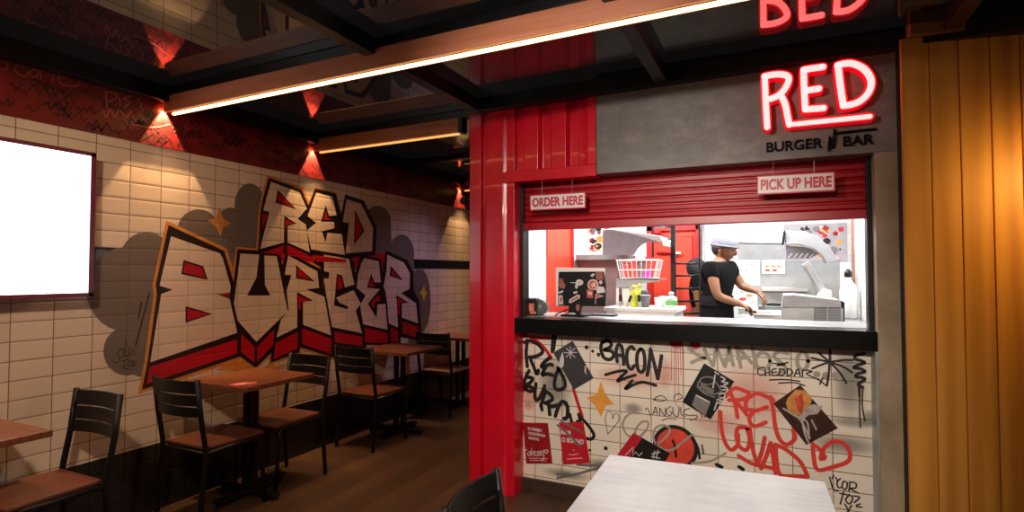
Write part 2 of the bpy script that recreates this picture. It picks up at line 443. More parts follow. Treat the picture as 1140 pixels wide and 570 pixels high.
xbeam('trim_%d' % n, -1.95, XR, PY - .07, PY + .02, -.09, -.001, MT['black_steel'], label='black steel roof beam over the container front'); n += 1
for yb, x1 in ((.98, XR), (2.28, XR), (3.55, -1.95), (4.80, -1.95), (5.98, -1.95)):
    xbeam('trim_%d' % n, WX + .09, x1, yb - .045, yb + .045, -.055, -.002, MT['black_steel'], label='black steel roof beam carrying the timber'); n += 1

# timber beams with a light strip below
def light_beam(yb, x1, label, w=.05, led='led', watt=1, zl=-.172, endcap=False, x0=WX + .04):
    t = thing('timber_light_beam', label, 'light', ((x0 + x1) / 2, yb, zg((x0 + x1) / 2) + zl), 0, 'timber beams with light strips')
    def par(o):
        o.parent = t; o.matrix_parent_inverse = Matrix.Translation(-Vector(t.location)); return o
    par(xbeam('front_board', x0, x1, yb - .045, yb - .022, zl + .014, -.056, MT['beam_wood'], kind=False))
    par(xbeam('rear_board', x0, x1, yb + .022, yb + .045, zl + .014, -.056, MT['beam_wood'], kind=False))
    par(xbeam('channel', x0 + .01, x1 - .01, yb - .021, yb + .021, zl + .03, -.06, MT['black_steel'], kind=False))
    par(xbeam('light_strip', x0 + .03, x1 - .01, yb - .012, yb + .006, zl, zl + .015, MT[led], kind=False, label='glowing warm white strip'))
    if endcap:
        par(xbeam('end_bracket', x1, x1 + .035, yb - .05, yb + .03, zl + .005, -.05, MT['black_steel'], kind=False))
    return t
light_beam(.98, XR, 'unseen nearest timber roof beam, over the viewer, with an added glowing strip')  # out of view; its strip is added to light the near area
light_beam(2.28, XR, 'long timber roof beam with glowing strip running across the whole picture')
light_beam(3.55, -2.10, 'shorter timber beam with thin amber strip ending beside the red container post', led='led2', endcap=True)
light_beam(5.98, -2.05, 'farthest timber beam with light strip, deep in the corridor', led='led2', endcap=True)

def area(name, loc, rot, sx, sy, watt, col, spread=180):
    l = bpy.data.lights.new(name, 'AREA'); l.shape = 'RECTANGLE'; l.size = sx; l.size_y = sy; l.energy = watt; l.color = col; l.spread = math.radians(spread)
    o = bpy.data.objects.new(name, l); COL.objects.link(o); o.location = loc; o.rotation_euler = rot; return o
def spotl(name, loc, target, watt, col, ang=60, blend=.5, r=.03):
    l = bpy.data.lights.new(name, 'SPOT'); l.energy = watt; l.color = col; l.spot_size = math.radians(ang); l.spot_blend = blend; l.shadow_soft_size = r
    o = bpy.data.objects.new(name, l); COL.objects.link(o); o.location = loc
    o.rotation_euler = (Vector(target) - Vector(loc)).to_track_quat('-Z', 'Y').to_euler(); return o
WARM = (1, .56, .24)
SL = math.atan(.009)
for yb, x0, x1, w in ((.98, -3.5, .6, 14), (2.28, -3.5, XR, 12), (3.55, -3.5, -2.12, 5), (5.98, -3.5, -2.1, 6)):
    xm = (x0 + x1) / 2
    area('strip_light', (xm, yb - .004, zg(xm) - .175), (0, -SL, 0), x1 - x0, .02, w, WARM, 66)
for yb, w in ((.98, 24), (2.25, 120), (3.52, 95), (5.95, 80)):
    z = zg(WX) - .115
    spotl('strip_end_light', (WX + .034, yb, z), (WX + .022, yb, z - 1), w, WARM, 62, .2, .006)

# ------------------------------------------------------------------ tags on the crimson band
c8 = crop((0, 40), 4.071)
bm = nb(); rnd = random.Random(3)
for k in range(330):
    y0 = rnd.uniform(1.2, 7.4); z0 = rnd.uniform(2.31, 2.52); s = rnd.uniform(.02, .055)
    q = [(y0, z0)]
    for j in range(rnd.randint(3, 6)): q.append((y0 + s * .5 * (j + 1) + rnd.uniform(-.01, .01), z0 + (s if j % 2 == 0 else -s * .3) * rnd.uniform(.5, 1)))
    w = rnd.uniform(.002, .005)
    for a, b2 in zip(q, q[1:]):
        dy, dz = b2[0] - a[0], b2[1] - a[1]; L = math.hypot(dy, dz) or 1; ny, nz = -dz / L * w, dy / L * w
        zc = lambda t: min(max(t, 2.297), 2.572)
        bm.faces.new([bm.verts.new((WX + .0126, p[0], zc(p[1]))) for p in ((a[0] + ny, a[1] + nz), (a[0] - ny, a[1] - nz), (b2[0] - ny, b2[1] - nz), (b2[0] + ny, b2[1] + nz))])
struct('dark_tags', bm, MT['band_dark'], wl, 'dense dark red tags scrawled over the band')
strokes('rose_tags', wl, MT['band_lite'], c8, [
    [(120, 140), (80, 130), (70, 160), (110, 185), (130, 160)], [(150, 150), (135, 175), (165, 185), (170, 160), (150, 150)], [(180, 150), (185, 190)], [(235, 165), (260, 165)], [(245, 160), (240, 200)],
    [(275, 170), (265, 205), (300, 225), (350, 225), (360, 200), (330, 185), (280, 190)], [(10, 115), (35, 125), (30, 150), (5, 150)],
    [(480, 260), (485, 320)], [(475, 255), (520, 260), (525, 285), (490, 295)], [(540, 280), (545, 320)], [(605, 270), (560, 285), (590, 300), (560, 325)], [(625, 265), (645, 335)],
    [(470, 340), (480, 370), (500, 330), (520, 370), (540, 335), (570, 365), (600, 340)],
    [(600, 400), (690, 415), (770, 400)], [(700, 320), (705, 345)], [(780, 410), (800, 425), (790, 435)], [(835, 410), (845, 425)]], .006, WX_ := 'left', .0132, 'pale pink tags on the crimson band')
strokes('jagged_tag', wl, MT['band_dark'], c8, [[(660, 430), (640, 470), (700, 440), (690, 490), (740, 450), (730, 495), (765, 460), (785, 500)]], .006, 'left', .0134, 'black zigzag tag')
cE = crop((370, 190), 4.071)
strokes('faint_tag', wl, MT['band_lite'], cE, [[(245, 60), (255, 80), (270, 60), (285, 85)], [(290, 65), (310, 75)], [(250, 95), (290, 100), (330, 110)], [(125, 40), (150, 50)], [(500, 95), (520, 110), (535, 100)]], .006, 'left', .0132)
# painted wall: 'left' surfaces sit .0126 proud on the band

# ------------------------------------------------------------------ mural
def painted(name, mat, polys, off, label=None):
    bm = nb()
    for i, p in enumerate(polys): poly(bm, p, 'left', off + i * .00003)
    o = link(name, bm, mat, wl)
    if label: o['label'] = label
    return o
def ell(cx, cy, rx, ry, n=28): return [(cx + rx * math.cos(2 * PI * k / n), cy + ry * math.sin(2 * PI * k / n)) for k in range(n)]
painted('painted_cloud', MT['p_grey'], [ell(140, 322, 44, 47), ell(163, 290, 30, 32), ell(141, 391, 26, 27), ell(160, 398, 22, 22), [(150, 300), (190, 270), (190, 420), (150, 415)],
    ell(221, 258, 24, 25), ell(240, 268, 22, 20), ell(278, 229, 17, 25), ell(282, 262, 28, 32), [(205, 255), (300, 240), (300, 300), (215, 300)], [(264, 225), (296, 225), (296, 290), (262, 280)], ell(257, 245, 14, 14)],
    .0008, 'brown-grey cloud behind the first letters')
painted('painted_cloud', MT['p_grey'], [ell(420, 246, 15, 17), [(400, 235), (435, 246), (437, 300), (400, 300)], ell(447, 283, 14, 22), [(433, 275), (461, 290), (462, 330), (433, 330)], ell(467, 335, 12.5, 37), [(455, 300), (473, 304), (470, 384), (455, 382)]],
    .0008, 'grey cloud behind the last letters')
G = {}
G['B'] = dict(face=[(190.5, 263), (244.6, 282.1), (247.8, 287), (256.9, 319), (256.0, 326.5), (241, 327.5), (255.6, 332.5), (264.2, 370.4), (167.2, 403.5), (179.5, 327.4), (192.3, 322.5), (177.6, 318)],
    outer=[(187.6, 250.5), (249.5, 279.2), (260.5, 315), (259.5, 331), (267.5, 362), (267.5, 397), (158, 434), (164.2, 403.5), (174.6, 328.5), (173.4, 316.5)],
    holes=[[(206, 291.9), (224.9, 298.1), (228.6, 309.1), (204, 303.5)], [(208.5, 343.3), (232.3, 349.5), (208.5, 356.8)]],
    red=[[(166.7, 408.4), (264.2, 377.7), (264.2, 393.4), (163.2, 427.2)], [(244, 328.2), (255.5, 325.5), (255.8, 330.5)]])
G['U'] = dict(face=[(267.6, 282.3), (288.5, 283.5), (285.5, 309), (275, 329), (301, 329), (295, 317), (294.4, 284.5), (308, 285), (320.2, 346.5), (285.5, 380.5), (264.6, 357), (260.5, 338)],
    outer=[(264.5, 277.2), (311.8, 280.5), (324, 347), (308, 367), (306, 389), (284.5, 409.5), (266, 396), (266, 362), (257, 340)],
    holes=[], red=[[(268.6, 372), (283.3, 385.5), (283.3, 404), (268.6, 391.8)], [(286.2, 386.2), (305.4, 367), (303.8, 384), (286.2, 403.5)]])
G['R'] = dict(face=[(320.9, 284.4), (353.3, 302.1), (355.3, 320.5), (341, 322.2), (361.2, 330.4), (368.8, 373.3), (337.4, 361.6), (337.4, 336), (348.5, 334.8), (330.7, 325), (331, 351), (330.7, 364.7), (307.9, 375.8), (312.8, 356), (321.4, 345), (319, 324), (324.4, 306.5), (317, 305.8)],
    outer=[(318.5, 279.8), (357.5, 300), (359.5, 320), (364.5, 328.5), (372.4, 372), (372.4, 398.5), (334.5, 386.5), (333, 392), (301, 404), (303.5, 375), (309.5, 352), (316.8, 343), (314.5, 309), (311, 308)],
    holes=[[(331.2, 298.4), (347.2, 311.9), (331.7, 308.2)]], red=[[(336.6, 365.5), (368.8, 377), (368.8, 394.2), (336.6, 383.2)], [(306.7, 382), (331.2, 369.7), (331.2, 388), (304.7, 400.4)], [(331.8, 328.5), (345, 335), (335, 336.2), (334.5, 345), (332, 345)]])
G['G'] = dict(face=[(360.2, 283), (388.5, 288.5), (394.5, 316.8), (384, 320), (380.8, 306.5), (375, 305), (371.8, 340), (386.5, 344.2), (388, 341.5), (378, 337), (374.2, 331.5), (393.5, 323), (401.8, 338), (396, 345.5), (403, 371), (369.5, 364), (363.5, 330), (360.2, 310), (366, 310), (366.5, 303), (361, 302)],
    outer=[(357.8, 278.8), (392, 285.5), (399, 319), (405.8, 338), (401, 346), (408, 373), (408, 389), (371, 385), (366, 350), (359, 313), (356.2, 309)],
    holes=[], red=[[(372.2, 368.8), (403.2, 374.8), (403.2, 385.2), (373.2, 381.2)], [(376.4, 307), (379.6, 308), (382, 320), (375, 323)]])
G['E'] = dict(face=[(405.6, 287.4), (421.6, 291), (424, 314.4), (416.7, 314.2), (413.2, 304.5), (408.5, 320), (422.8, 321.8), (409.5, 338), (419.1, 353.7), (420.4, 339), (429, 338.5), (431.4, 367.2), (404.4, 361), (400.7, 340), (407, 329), (397, 320.5), (399, 304.6), (402, 293.5)],
    outer=[(403, 283.6), (424.5, 288.5), (427.5, 320), (426.5, 335), (432.5, 335.5), (435, 371), (435, 384), (405, 384), (401, 362), (397, 340), (402, 331), (393.5, 322), (395.8, 303), (399.5, 290)],
    holes=[], red=[[(406.4, 364.9), (432, 370.9), (432, 382), (406.8, 381)], [(409.8, 318.5), (413, 309.5), (415.5, 316.5), (419, 318.5)], [(412, 338), (421, 328), (424, 334.5), (417.5, 336), (416.5, 344)]])
G['Rb'] = dict(face=[(431.4, 283.7), (449.8, 292.3), (456.5, 304.6), (456, 321.8), (446.5, 326.3), (463.3, 337.7), (465.3, 359.8), (447.4, 353.7), (447.4, 337.7), (455, 337), (441.2, 328.6), (443.2, 364.7), (432.6, 359.8), (431.4, 339), (429, 324), (427, 319.3), (430.2, 302.1)],
    outer=[(429.8, 278.8), (453.3, 289.5), (460.2, 303.5), (460.4, 323), (466.8, 336), (469, 365), (469, 379), (446, 375.5), (446, 384), (434.5, 384), (429.3, 362), (427, 340), (424, 322), (426, 300)],
    holes=[[(436.3, 299.6), (445.7, 310), (435.8, 305.8)]], red=[[(448.1, 357.8), (465.5, 363.5), (465.5, 375.8), (448.1, 371.5)], [(435, 364.6), (443.5, 368.8), (443.5, 381), (435, 380)], [(442.4, 331), (451.5, 336.3), (445.3, 337), (445, 350), (442.8, 350)]])
G['R1'] = dict(face=[(301.8, 202.3), (333.7, 214.6), (341.5, 232), (331.5, 244), (340.5, 250), (344.7, 280.9), (320.2, 269.8), (320.2, 251.4), (330, 249), (316.5, 240.4), (316, 269.8), (289.5, 277.2), (300, 236), (293.2, 234.2), (296.5, 221)],
    outer=[(299, 197.6), (336, 211), (345, 232), (342.2, 246), (348.5, 286), (330, 281), (287, 281), (288.5, 262), (290, 236), (292.5, 222)],
    holes=[[(310.4, 214.6), (326.3, 230.5), (309.1, 224.4)]], red=[[(292.2, 237.5), (298.3, 238.5), (291.5, 256)], [(317.6, 243.5), (327.5, 249), (319, 250.5), (318.3, 262)], [(293, 281.5), (316, 273), (314.5, 281.3), (312, 284)], [(319.5, 272.5), (342, 283), (345, 289), (320, 284)]])
G['E1'] = dict(face=[(352.1, 214.6), (370.5, 219), (374.8, 239.5), (366.5, 240.5), (362.5, 228.5), (357.5, 247), (371.8, 247), (372.5, 254), (358.5, 257.5), (362.5, 270), (364.5, 259), (380.5, 260.5), (384, 284), (346.5, 277.5), (341.5, 256.5), (352, 248), (342.5, 240.5)],
    outer=[(351, 210), (373.8, 215.5), (379, 237), (385, 256), (389, 289), (346, 283), (338.5, 257), (341.5, 248), (338.2, 241)],
    holes=[], red=[[(359.8, 245), (362.8, 235), (364.8, 243), (371, 244.6)], [(350, 283.5), (385, 289), (385, 292), (352, 291)]])
G['D'] = dict(face=[(386, 222), (402, 226.8), (415.4, 253.9), (414.2, 279.7), (384.7, 282.1), (388.5, 248.5), (381.5, 247)],
    outer=[(384.3, 216.3), (405, 223.3), (419.4, 253), (418, 284.3), (380.5, 287.5), (384, 251), (377.5, 249)],
    holes=[[(395.8, 236.7), (403.5, 257), (395.2, 268.6)]], red=[])
halo = [expand(G[k]['outer'], d) for k, d in (('B', 3.6), ('U', 2.2), ('R', 2.4), ('R1', 2.4), ('E1', 1.2))]
halo.append([(270, 402), (285, 413), (306, 402), (306, 408), (330, 402), (300, 414), (240, 412), (262, 401)])
painted('painted_halo', MT['p_orange'], halo, .0011, 'orange glow line around the letters')
gp = [[(296, 250), (345, 255), (350, 292), (300, 290)], [(340, 262), (400, 270), (398, 292), (352, 292)], [(372, 240), (383, 246), (385, 285), (376, 285)], [(395, 280), (432, 282), (434, 300), (395, 300)], [(313, 306), (318, 304), (322, 320), (315, 322)], [(356, 318), (364, 314), (368, 330), (360, 330)]]
painted('painted_shadow', MT['p_red'], gp, .0013, 'crimson gaps between the letters')
lab = dict(B='first letter B of the mural word BURGER, tallest of all', U='letter U of the mural', R='first letter R of the mural word BURGER', G='letter G of the mural', E='letter E of the mural word BURGER', Rb='last letter R of the mural', R1='letter R of the mural word RED', E1='letter E of the mural word RED', D='letter D of the mural')
for i, k in enumerate(('R1', 'E1', 'D', 'B', 'U', 'R', 'G', 'E', 'Rb')):
    g = G[k]; o0 = .0016 + i * .00012
    L = painted('mural_letter', MT['p_black'], [g['outer']], o0, lab[k] + ', black outline')
    def sub(nm, mt, ps, off):
        bm = nb()
        for j, p in enumerate(ps): poly(bm, p, 'left', off + j * .00002)
        return link(nm, bm, mt, L)
    sub('letter_face', MT['p_face'], [g['face']], .0030)
    if g['holes']: sub('letter_counter_edge', MT['p_black'], [expand(h, 2.0) for h in g['holes']], .0033)
    if g['holes'] or g['red']: sub('letter_shadow', MT['p_red'], g['holes'] + g['red'], .0036)
cA = crop((150, 190), 4.071)
star = lambda c, r, q, rot=0: [(c[0] + (r if k % 2 == 0 else q) * math.cos(k * PI / 4 + rot), c[1] + (r if k % 2 == 0 else q) * math.sin(k * PI / 4 + rot)) for k in range(8)]
painted('painted_star', MT['p_orange'], [cA([(385, 165), (401, 218), (438, 240), (402, 258), (388, 298), (372, 256), (330, 228), (368, 214)])], .0013, 'orange four-pointed star')
cF = crop((370, 280), 4.071)
painted('painted_star', MT['p_yellow'], [cF([(415, 150), (421, 176), (430, 188), (421, 200), (415, 228), (408, 200), (397, 186), (408, 175)])], .0013, 'small yellow four-pointed star')
c9 = crop((60, 260), 2.714)
strokes('paint_line', wl, MT['ink'], c9, [[(288, 180), (270, 250), (248, 335)], [(265, 208), (255, 255)]], .009, 'left', .0014, 'black speed lines beside the letter B')
strokes('artist_tag', wl, MT['ink_soft'], c9, [[(200, 350), (192, 365), (205, 375), (212, 355), (200, 350)], [(215, 345), (215, 370), (228, 368)], [(228, 345), (226, 370), (240, 350), (244, 368)], [(205, 385), (225, 380)], [(213, 383), (212, 402)], [(228, 385), (222, 400), (235, 400), (236, 385), (228, 385)], [(240, 385), (248, 402)], [(248, 385), (238, 403)], [(175, 385), (190, 390), (198, 380)], [(216, 320), (219, 340)], [(205, 405), (230, 412)]], .007, 'left', .0014, 'small black signature tag')

# ------------------------------------------------------------------ television
p0 = Y(0, 0, 3)
tv = thing('television', 'large wall-mounted television glowing plain white on the tiled wall', 'television', (WX + .05, 1.12, 1.36))
bm = nb(); box(bm, .03, .065, -.69, .69, 0, .80); link('casing', bm, MT['black_paint'], tv, bevel=.004)
bm = nb(); box(bm, .064, .068, -.675, .675, .016, .784); link('screen', bm, MT['screen'], tv)['label'] = 'glowing white screen'
bm = nb()
for a in ((.0625, .072, .665, .69, 0, .80), (.0625, .072, -.69, -.665, 0, .80), (.0625, .072, -.69, .69, 0, .022), (.0625, .072, -.69, .69, .778, .80)): box(bm, *a)
MT['bezel'] = plain('plum_bezel', (.16, .03, .06), .3)
link('bezel', bm, MT['bezel'], tv)['label'] = 'thin plum-tinted frame'
bm = nb(); box(bm, -.05, .03, -.2, .2, .25, .55); link('wall_bracket', bm, MT['black_steel'], tv)

# ------------------------------------------------------------------ kitchen front
bm = nb(); box(bm, -1.80, .46, WY, WY + .10, .0, 1.087)
wf = struct('wall_counter', bm, MT['tile_counter'])
bm = nb(); box(bm, -1.60, .455, WY - .022, WY, 0, .092); MT['skirt'] = plain('brown_skirting', (.045, .028, .018), .4, var=.3)
struct('baseboard_counter', bm, MT['skirt'], bevel=.003)
# container corner post and corrugated panel
def flute(x0, x1, z0, z1, prof, name, parent, label=None, yb=None):
    """folded sheet: prof = list of (x, y); extruded up from z0 to z1, given wall thickness"""
    bm = nb(); a = [bm.verts.new((x, y, z0)) for x, y in prof]; b2 = [bm.verts.new((x, y, z1)) for x, y in prof]
    for i in range(len(a) - 1): bm.faces.new((a[i], a[i + 1], b2[i + 1], b2[i]))
    bm.faces.new(a); bm.faces.new(b2[::-1]); bm.faces.new((a[-1], a[0], b2[0], b2[-1]))
    return link(name, bm, MT['red_steel'], parent, bevel=.003)
cont = thing('shipping_container', 'bright red steel container frame with corrugated panel around the kitchen hatch', 'container', (-1.8, PY, 0))
cont.location = (0, 0, 0)
zt = 2.63
post = flute(0, 0, 0, zt, [(-1.935, 3.62), (-1.935, PY), (-1.848, PY), (-1.840, PY + .035), (-1.803, PY + .035), (-1.795, PY), (-1.675, PY), (-1.675, PY + .004), (-1.655, PY + .012), (-1.597, PY + .012), (-1.597, 3.62)], 'corner_post', cont, None)
prof = [(-1.597, 3.50), (-1.597, PY + .05)]
x = -1.597
for k in range(3):
    prof += [(x + .055, PY + .05), (x + .075, PY + .008), (x + .175, PY + .008), (x + .195, PY + .05)]; x += .195
prof = [(a, b2) for a, b2 in prof if a < -1.05] + [(-1.05, PY + .05), (-1.05, 3.50)]
pp = []
for q in prof:
    if not pp or q != pp[-1]: pp.append(q)
flute(0, 0, 2.15, zt, pp, 'corrugated_panel', cont)
bm = nb(); box(bm, -1.675, -1.02, PY - .012, PY + .10, 2.10, 2.175); link('lintel_rail', bm, MT['red_steel'], cont, bevel=.004)
bm = nb(); box(bm, -1.075, -1.02, PY - .012, 3.50, 2.175, zt); link('side_rail', bm, MT['red_steel'], cont, bevel=.004)
bm = nb(); box(bm, -1.935, -1.84, 3.62, KB + .15, 0, 2.64); link('side_wall', bm, MT['red_steel'], cont)
# little camera-like knob on the post
kn = thing('motion_sensor', 'small round black fitting on the left edge of the red post', 'sensor', (-1.935, PY + .02, 2.0))
bm = nb(); tube(bm, [(-.001, 0, 0), (-.05, 0, 0)], .012, 12); link('stem', bm, MT['black_paint'], kn, True)
bm = nb(); bmesh.ops.create_uvsphere(bm, u_segments=16, v_segments=10, radius=.03, matrix=Matrix.Translation((-.05, -.012, 0))); link('head', bm, MT['black_paint'], kn, True)

# shutter
sh = thing('roller_shutter', 'red slatted roller shutter pulled half down over the hatch', 'shutter', (0, 0, 0))
zs0 = 1.80; n_s = 8
zz = [zs0 + i * .048 for i in range(n_s + 1)]
bm = nb(); pr_ = [(WY - .002, zs0)]
for i in range(n_s):
    a = zs0 + .035 + i * .043
    pr_ += [(WY - .004, a), (WY - .016, a + .010), (WY - .018, a + .030), (WY - .004, a + .040)]
pr_ += [(WY - .002, 2.2), (WY + .02, 2.2), (WY + .02, zs0)]
prism(bm, [(-1.61, y, z) for y, z in pr_], (2.07, 0, 0)); link('curtain', bm, MT['red_shut'], sh)
bm = nb(); box(bm, -1.61, .46, WY - .03, WY + .03, 1.785, 1.835); link('bottom_bar', bm, MT['red_shut'], sh, bevel=.004)
bm = nb(); box(bm, -1.596, -1.575, WY - .05, WY + .05, 1.19, 2.19); link('guide_rail', bm, MT['black_paint'], sh, bevel=.002); bm = nb(); box(bm, .437, .461, WY - .05, WY + .05, 1.19, 2.11); link('guide_rail', bm, MT['black_paint'], sh, bevel=.002)

# cement panel above and pillar right
bm = nb(); box(bm, -1.02, .60, PY, 3.62, 2.112, 2.75); struct('wall_cement', bm, MT['cement'], bevel=.003)
bm = nb(); box(bm, .462, .60, PY, 3.72, 0, 2.112); struct('wall_pillar', bm, MT['cement_amber_lit'], bevel=.003)
bm = nb(); box(bm, .448, .4615, PY - .004, WY, 0, 1.087); struct('trim_20', bm, MT['steel_dull'], label='thin grey metal edge between tiles and pillar')

# service counter
sc_ = thing('service_counter', 'black-edged service counter with a steel inner top under the hatch', 'counter', (0, 0, 0))
bm = nb(); box(bm, -1.596, .461, 3.40, 3.56, 1.088, 1.189); link('front_edge', bm, MT['black_stone'], sc_, bevel=.004)['label'] = 'black stone edge'
bm = nb(); box(bm, -1.59, .455, 3.56, 3.98, 1.12, 1.192); link('steel_top', bm, MT['steel_dull'], sc_, bevel=.003)['label'] = 'brushed steel top'

# timber wall right
ang = math.radians(12); ox, oy = .568, 3.30
rt = Matrix.Rotation(ang, 3, 'Z')
bm = nb(); x = 0; rnd = random.Random(11)
while x < 3.0:
    w = rnd.uniform(.118, .130)
    vs = box(bm, x + .002, x + w - .003, 0, .022, 0, 2.652)
    x += w
bmesh.ops.rotate(bm, verts=bm.verts, cent=(0, 0, 0), matrix=rt); bmesh.ops.translate(bm, verts=bm.verts, vec=(ox, oy, 0))
wr = struct('wall_right', bm, MT['plank'], bevel=.003)
bm = nb(); box(bm, 0, 3.0, .022, .06, 0, 2.64); bmesh.ops.rotate(bm, verts=bm.verts, cent=(0, 0, 0), matrix=rt); bmesh.ops.translate(bm, verts=bm.verts, vec=(ox, oy, 0))
struct('plank_backing', bm, MT['black_paint'], wr)
bm = nb(); box(bm, .03, 3.0, -.035, 0.03, 2.652, 2.80); bmesh.ops.rotate(bm, verts=bm.verts, cent=(0, 0, 0), matrix=rt); bmesh.ops.translate(bm, verts=bm.verts, vec=(ox, oy, 0))
MT['fascia'] = woodmat('fascia_wood', (.22, .09, .02), (.40, .19, .055), 0, .5, 16)
struct('trim_%d' % (n), bm, MT['fascia'], bevel=.003, label='timber fascia board over the planks'); n += 1
bm = nb(); box(bm, 2.9, 3.0, -1.2, 3.9, 0, 2.83); struct('wall_side', bm, MT['cement'])

# ------------------------------------------------------------------ illuminated sign
cS = crop((840, 50), 4.3875)
SYF = PY - .085
def pathribbon(pts, w, y0, y1, bm):
    q = [Y(*p, y0) for p in smooth_path(pts, 5)]
    q = [(p.x, p.z) for p in q]; L = []; Rr = []
    for i in range(len(q)):
        a = q[max(i - 1, 0)]; b2 = q[min(i + 1, len(q) - 1)]; dx, dz = b2[0] - a[0], b2[1] - a[1]; l = math.hypot(dx, dz) or 1
        nx, nz = -dz / l * w / 2, dx / l * w / 2
        L.append((q[i][0] + nx, q[i][1] + nz)); Rr.append((q[i][0] - nx, q[i][1] - nz))
    for i in range(len(q) - 1):
        prism(bm, [(a, y0, b2) for a, b2 in (L[i], Rr[i], Rr[i + 1], L[i + 1])], (0, y1 - y0, 0))
    for a, b2 in (q[0], q[-1]):
        prism(bm, [(a + math.cos(t * PI / 6) * w / 2, y0, b2 + math.sin(t * PI / 6) * w / 2) for t in range(12)], (0, y1 - y0, 0))
RED = dict(R=[[(50, 155), (55, 280), (62, 400)], [(48, 152), (105, 142), (150, 146), (168, 165), (150, 210), (118, 245), (78, 262)], [(132, 250), (150, 290), (160, 340), (170, 388)], [(170, 388), (370, 368), (565, 348)]],
           E=[[(335, 106), (290, 112), (240, 120)], [(240, 120), (243, 220), (248, 312)], [(250, 222), (315, 212)], [(248, 314), (338, 307)]],
           D=[[(408, 98), (420, 200), (434, 292)], [(406, 98), (440, 90), (480, 90), (530, 112), (562, 150), (571, 190), (555, 235), (520, 270), (480, 288), (434, 296)]])
sign = thing('illuminated_sign', 'glowing pinkish white hand-drawn RED sign with red halo on cement wall', 'sign', (0, 0, 0))
for kch, ls in RED.items():
    bm = nb()
    for l in ls: pathribbon(cS(l),   .046 if not (kch == 'R' and l[0] == (170, 388)) else .040, SYF + .012, PY - .004, bm)
    o = link('neon_letter', bm, MT['neon_rim'], sign); o['label'] = 'letter %s with red rim' % kch
    bm = nb()
    for l in ls: pathribbon(cS(l), .030 if not (kch == 'R' and l[0] == (170, 388)) else .022, SYF, SYF + .0115, bm)
    link('glowing_face', bm, MT['neon'], o)['label'] = 'white glowing face'
# small dark lettering under it
bm = nb()
for s, (xa, xb), yy in (('BURGER', (50, 333), 492), ('BAR', (425, 582), 468)):
    a = Y(*cS([(xa, yy + (8 if s == 'BURGER' else 5))])[0], PY); b2 = Y(*cS([(xb, yy - (8 if s == 'BURGER' else 5))])[0], PY)
    tmp = nb(); text_bm(tmp, s, .10, Matrix.Identity(4), .012, .004); xs = [v.co.x for v in tmp.verts]; zs = [v.co.y for v in tmp.verts]
    wd = max(xs) - min(xs); tmp.free()
    text_bm(bm, s, .074, frontM(((a.x + b2.x) / 2, PY - .008, (a.z + b2.z) / 2 - .002)), .007, .0012, (b2.x - a.x) / wd * 1.33)
pathribbon(cS([(362, 512), (368, 448)]), .009, PY - .03, PY - .002, bm); pathribbon(cS([(368, 448), (385, 500)]), .009, PY - .03, PY - .002, bm)
pathribbon(cS([(385, 500), (392, 412)]), .009, PY - .03, PY - .002, bm); pathribbon(cS([(392, 430), (490, 418), (594, 408)]), .008, PY - .03, PY - .002, bm)
MT['dark_letter'] = plain('dark_brown_letter', (.004, .003, .003), .6, spec=.1)
tag(link('sign_lettering', bm, MT['dark_letter']), 'dark raised BURGER N BAR lettering below the glowing sign', 'sign')

# hanging signs
def hanging(txt, x0, x1, ytop, ybot, cxs, label, ysgn=PY + .02):
    a = Y(x0, (ytop[0] + ybot[0]) / 2, ysgn); b2 = Y(x1, (ytop[1] + ybot[1]) / 2, ysgn)
    zt0, zb0 = Y(x0, ytop[0], ysgn).z, Y(x0, ybot[0], ysgn).z
    zt1, zb1 = Y(x1, ytop[1], ysgn).z, Y(x1, ybot[1], ysgn).z
    h = (zt0 + zt1 - zb0 - zb1) / 2; zc = (zt0 + zt1 + zb0 + zb1) / 4; tl = math.atan2((zt1 + zb1 - zt0 - zb0) / 2, b2.x - a.x)
    w = b2.x - a.x; xc = (a.x + b2.x) / 2
    t = thing('hanging_sign', label, 'sign', (xc, ysgn, zc)); t.rotation_euler = (0, -tl, 0)
    bm = nb(); box(bm, -w / 2, w / 2, -.005, .005, -h / 2, h / 2); link('board', bm, MT['sign_red'], t, bevel=.001)['label'] = 'red-edged board'
    bm = nb(); box(bm, -w / 2 + .008, w / 2 - .008, -.0065, 0, -h / 2 + .008, h / 2 - .008); link('white_panel', bm, MT['sign_white'], t)
    tmp = nb(); text_bm(tmp, txt, .1, Matrix.Identity(4), 0, .003); xs = [v.co.x for v in tmp.verts]; ys = [v.co.y for v in tmp.verts]; wd = max(xs) - min(xs); hh = max(ys) - min(ys); tmp.free()
    bm = nb(); S = h * .56 / hh
    text_bm(bm, txt, .1, frontM((0, -.0085, -.003)) @ Matrix.Scale(S, 4), .001, .0035, (w * .90) / (wd * S)); link('lettering', bm, MT['sign_red'], t)['label'] = 'red words ' + txt
    for cx_ in cxs:
        bm = nb(); tube(bm, [(cx_ * w, 0, h / 2), (cx_ * w, 0, 2.10 - zc)], .0018, 6); link('wire', bm, MT['steel'], t)
    return t
hanging('ORDER HERE', 590, 652.5, (217, 213.5), (235, 231.8), (-.28, .26), 'white ORDER HERE board hanging over the left of the hatch')
hanging('PICK UP HERE', 842.5, 930, (196, 190.5), (217, 213), (-.28, .24), 'white PICK UP HERE board hanging over the right of the hatch')

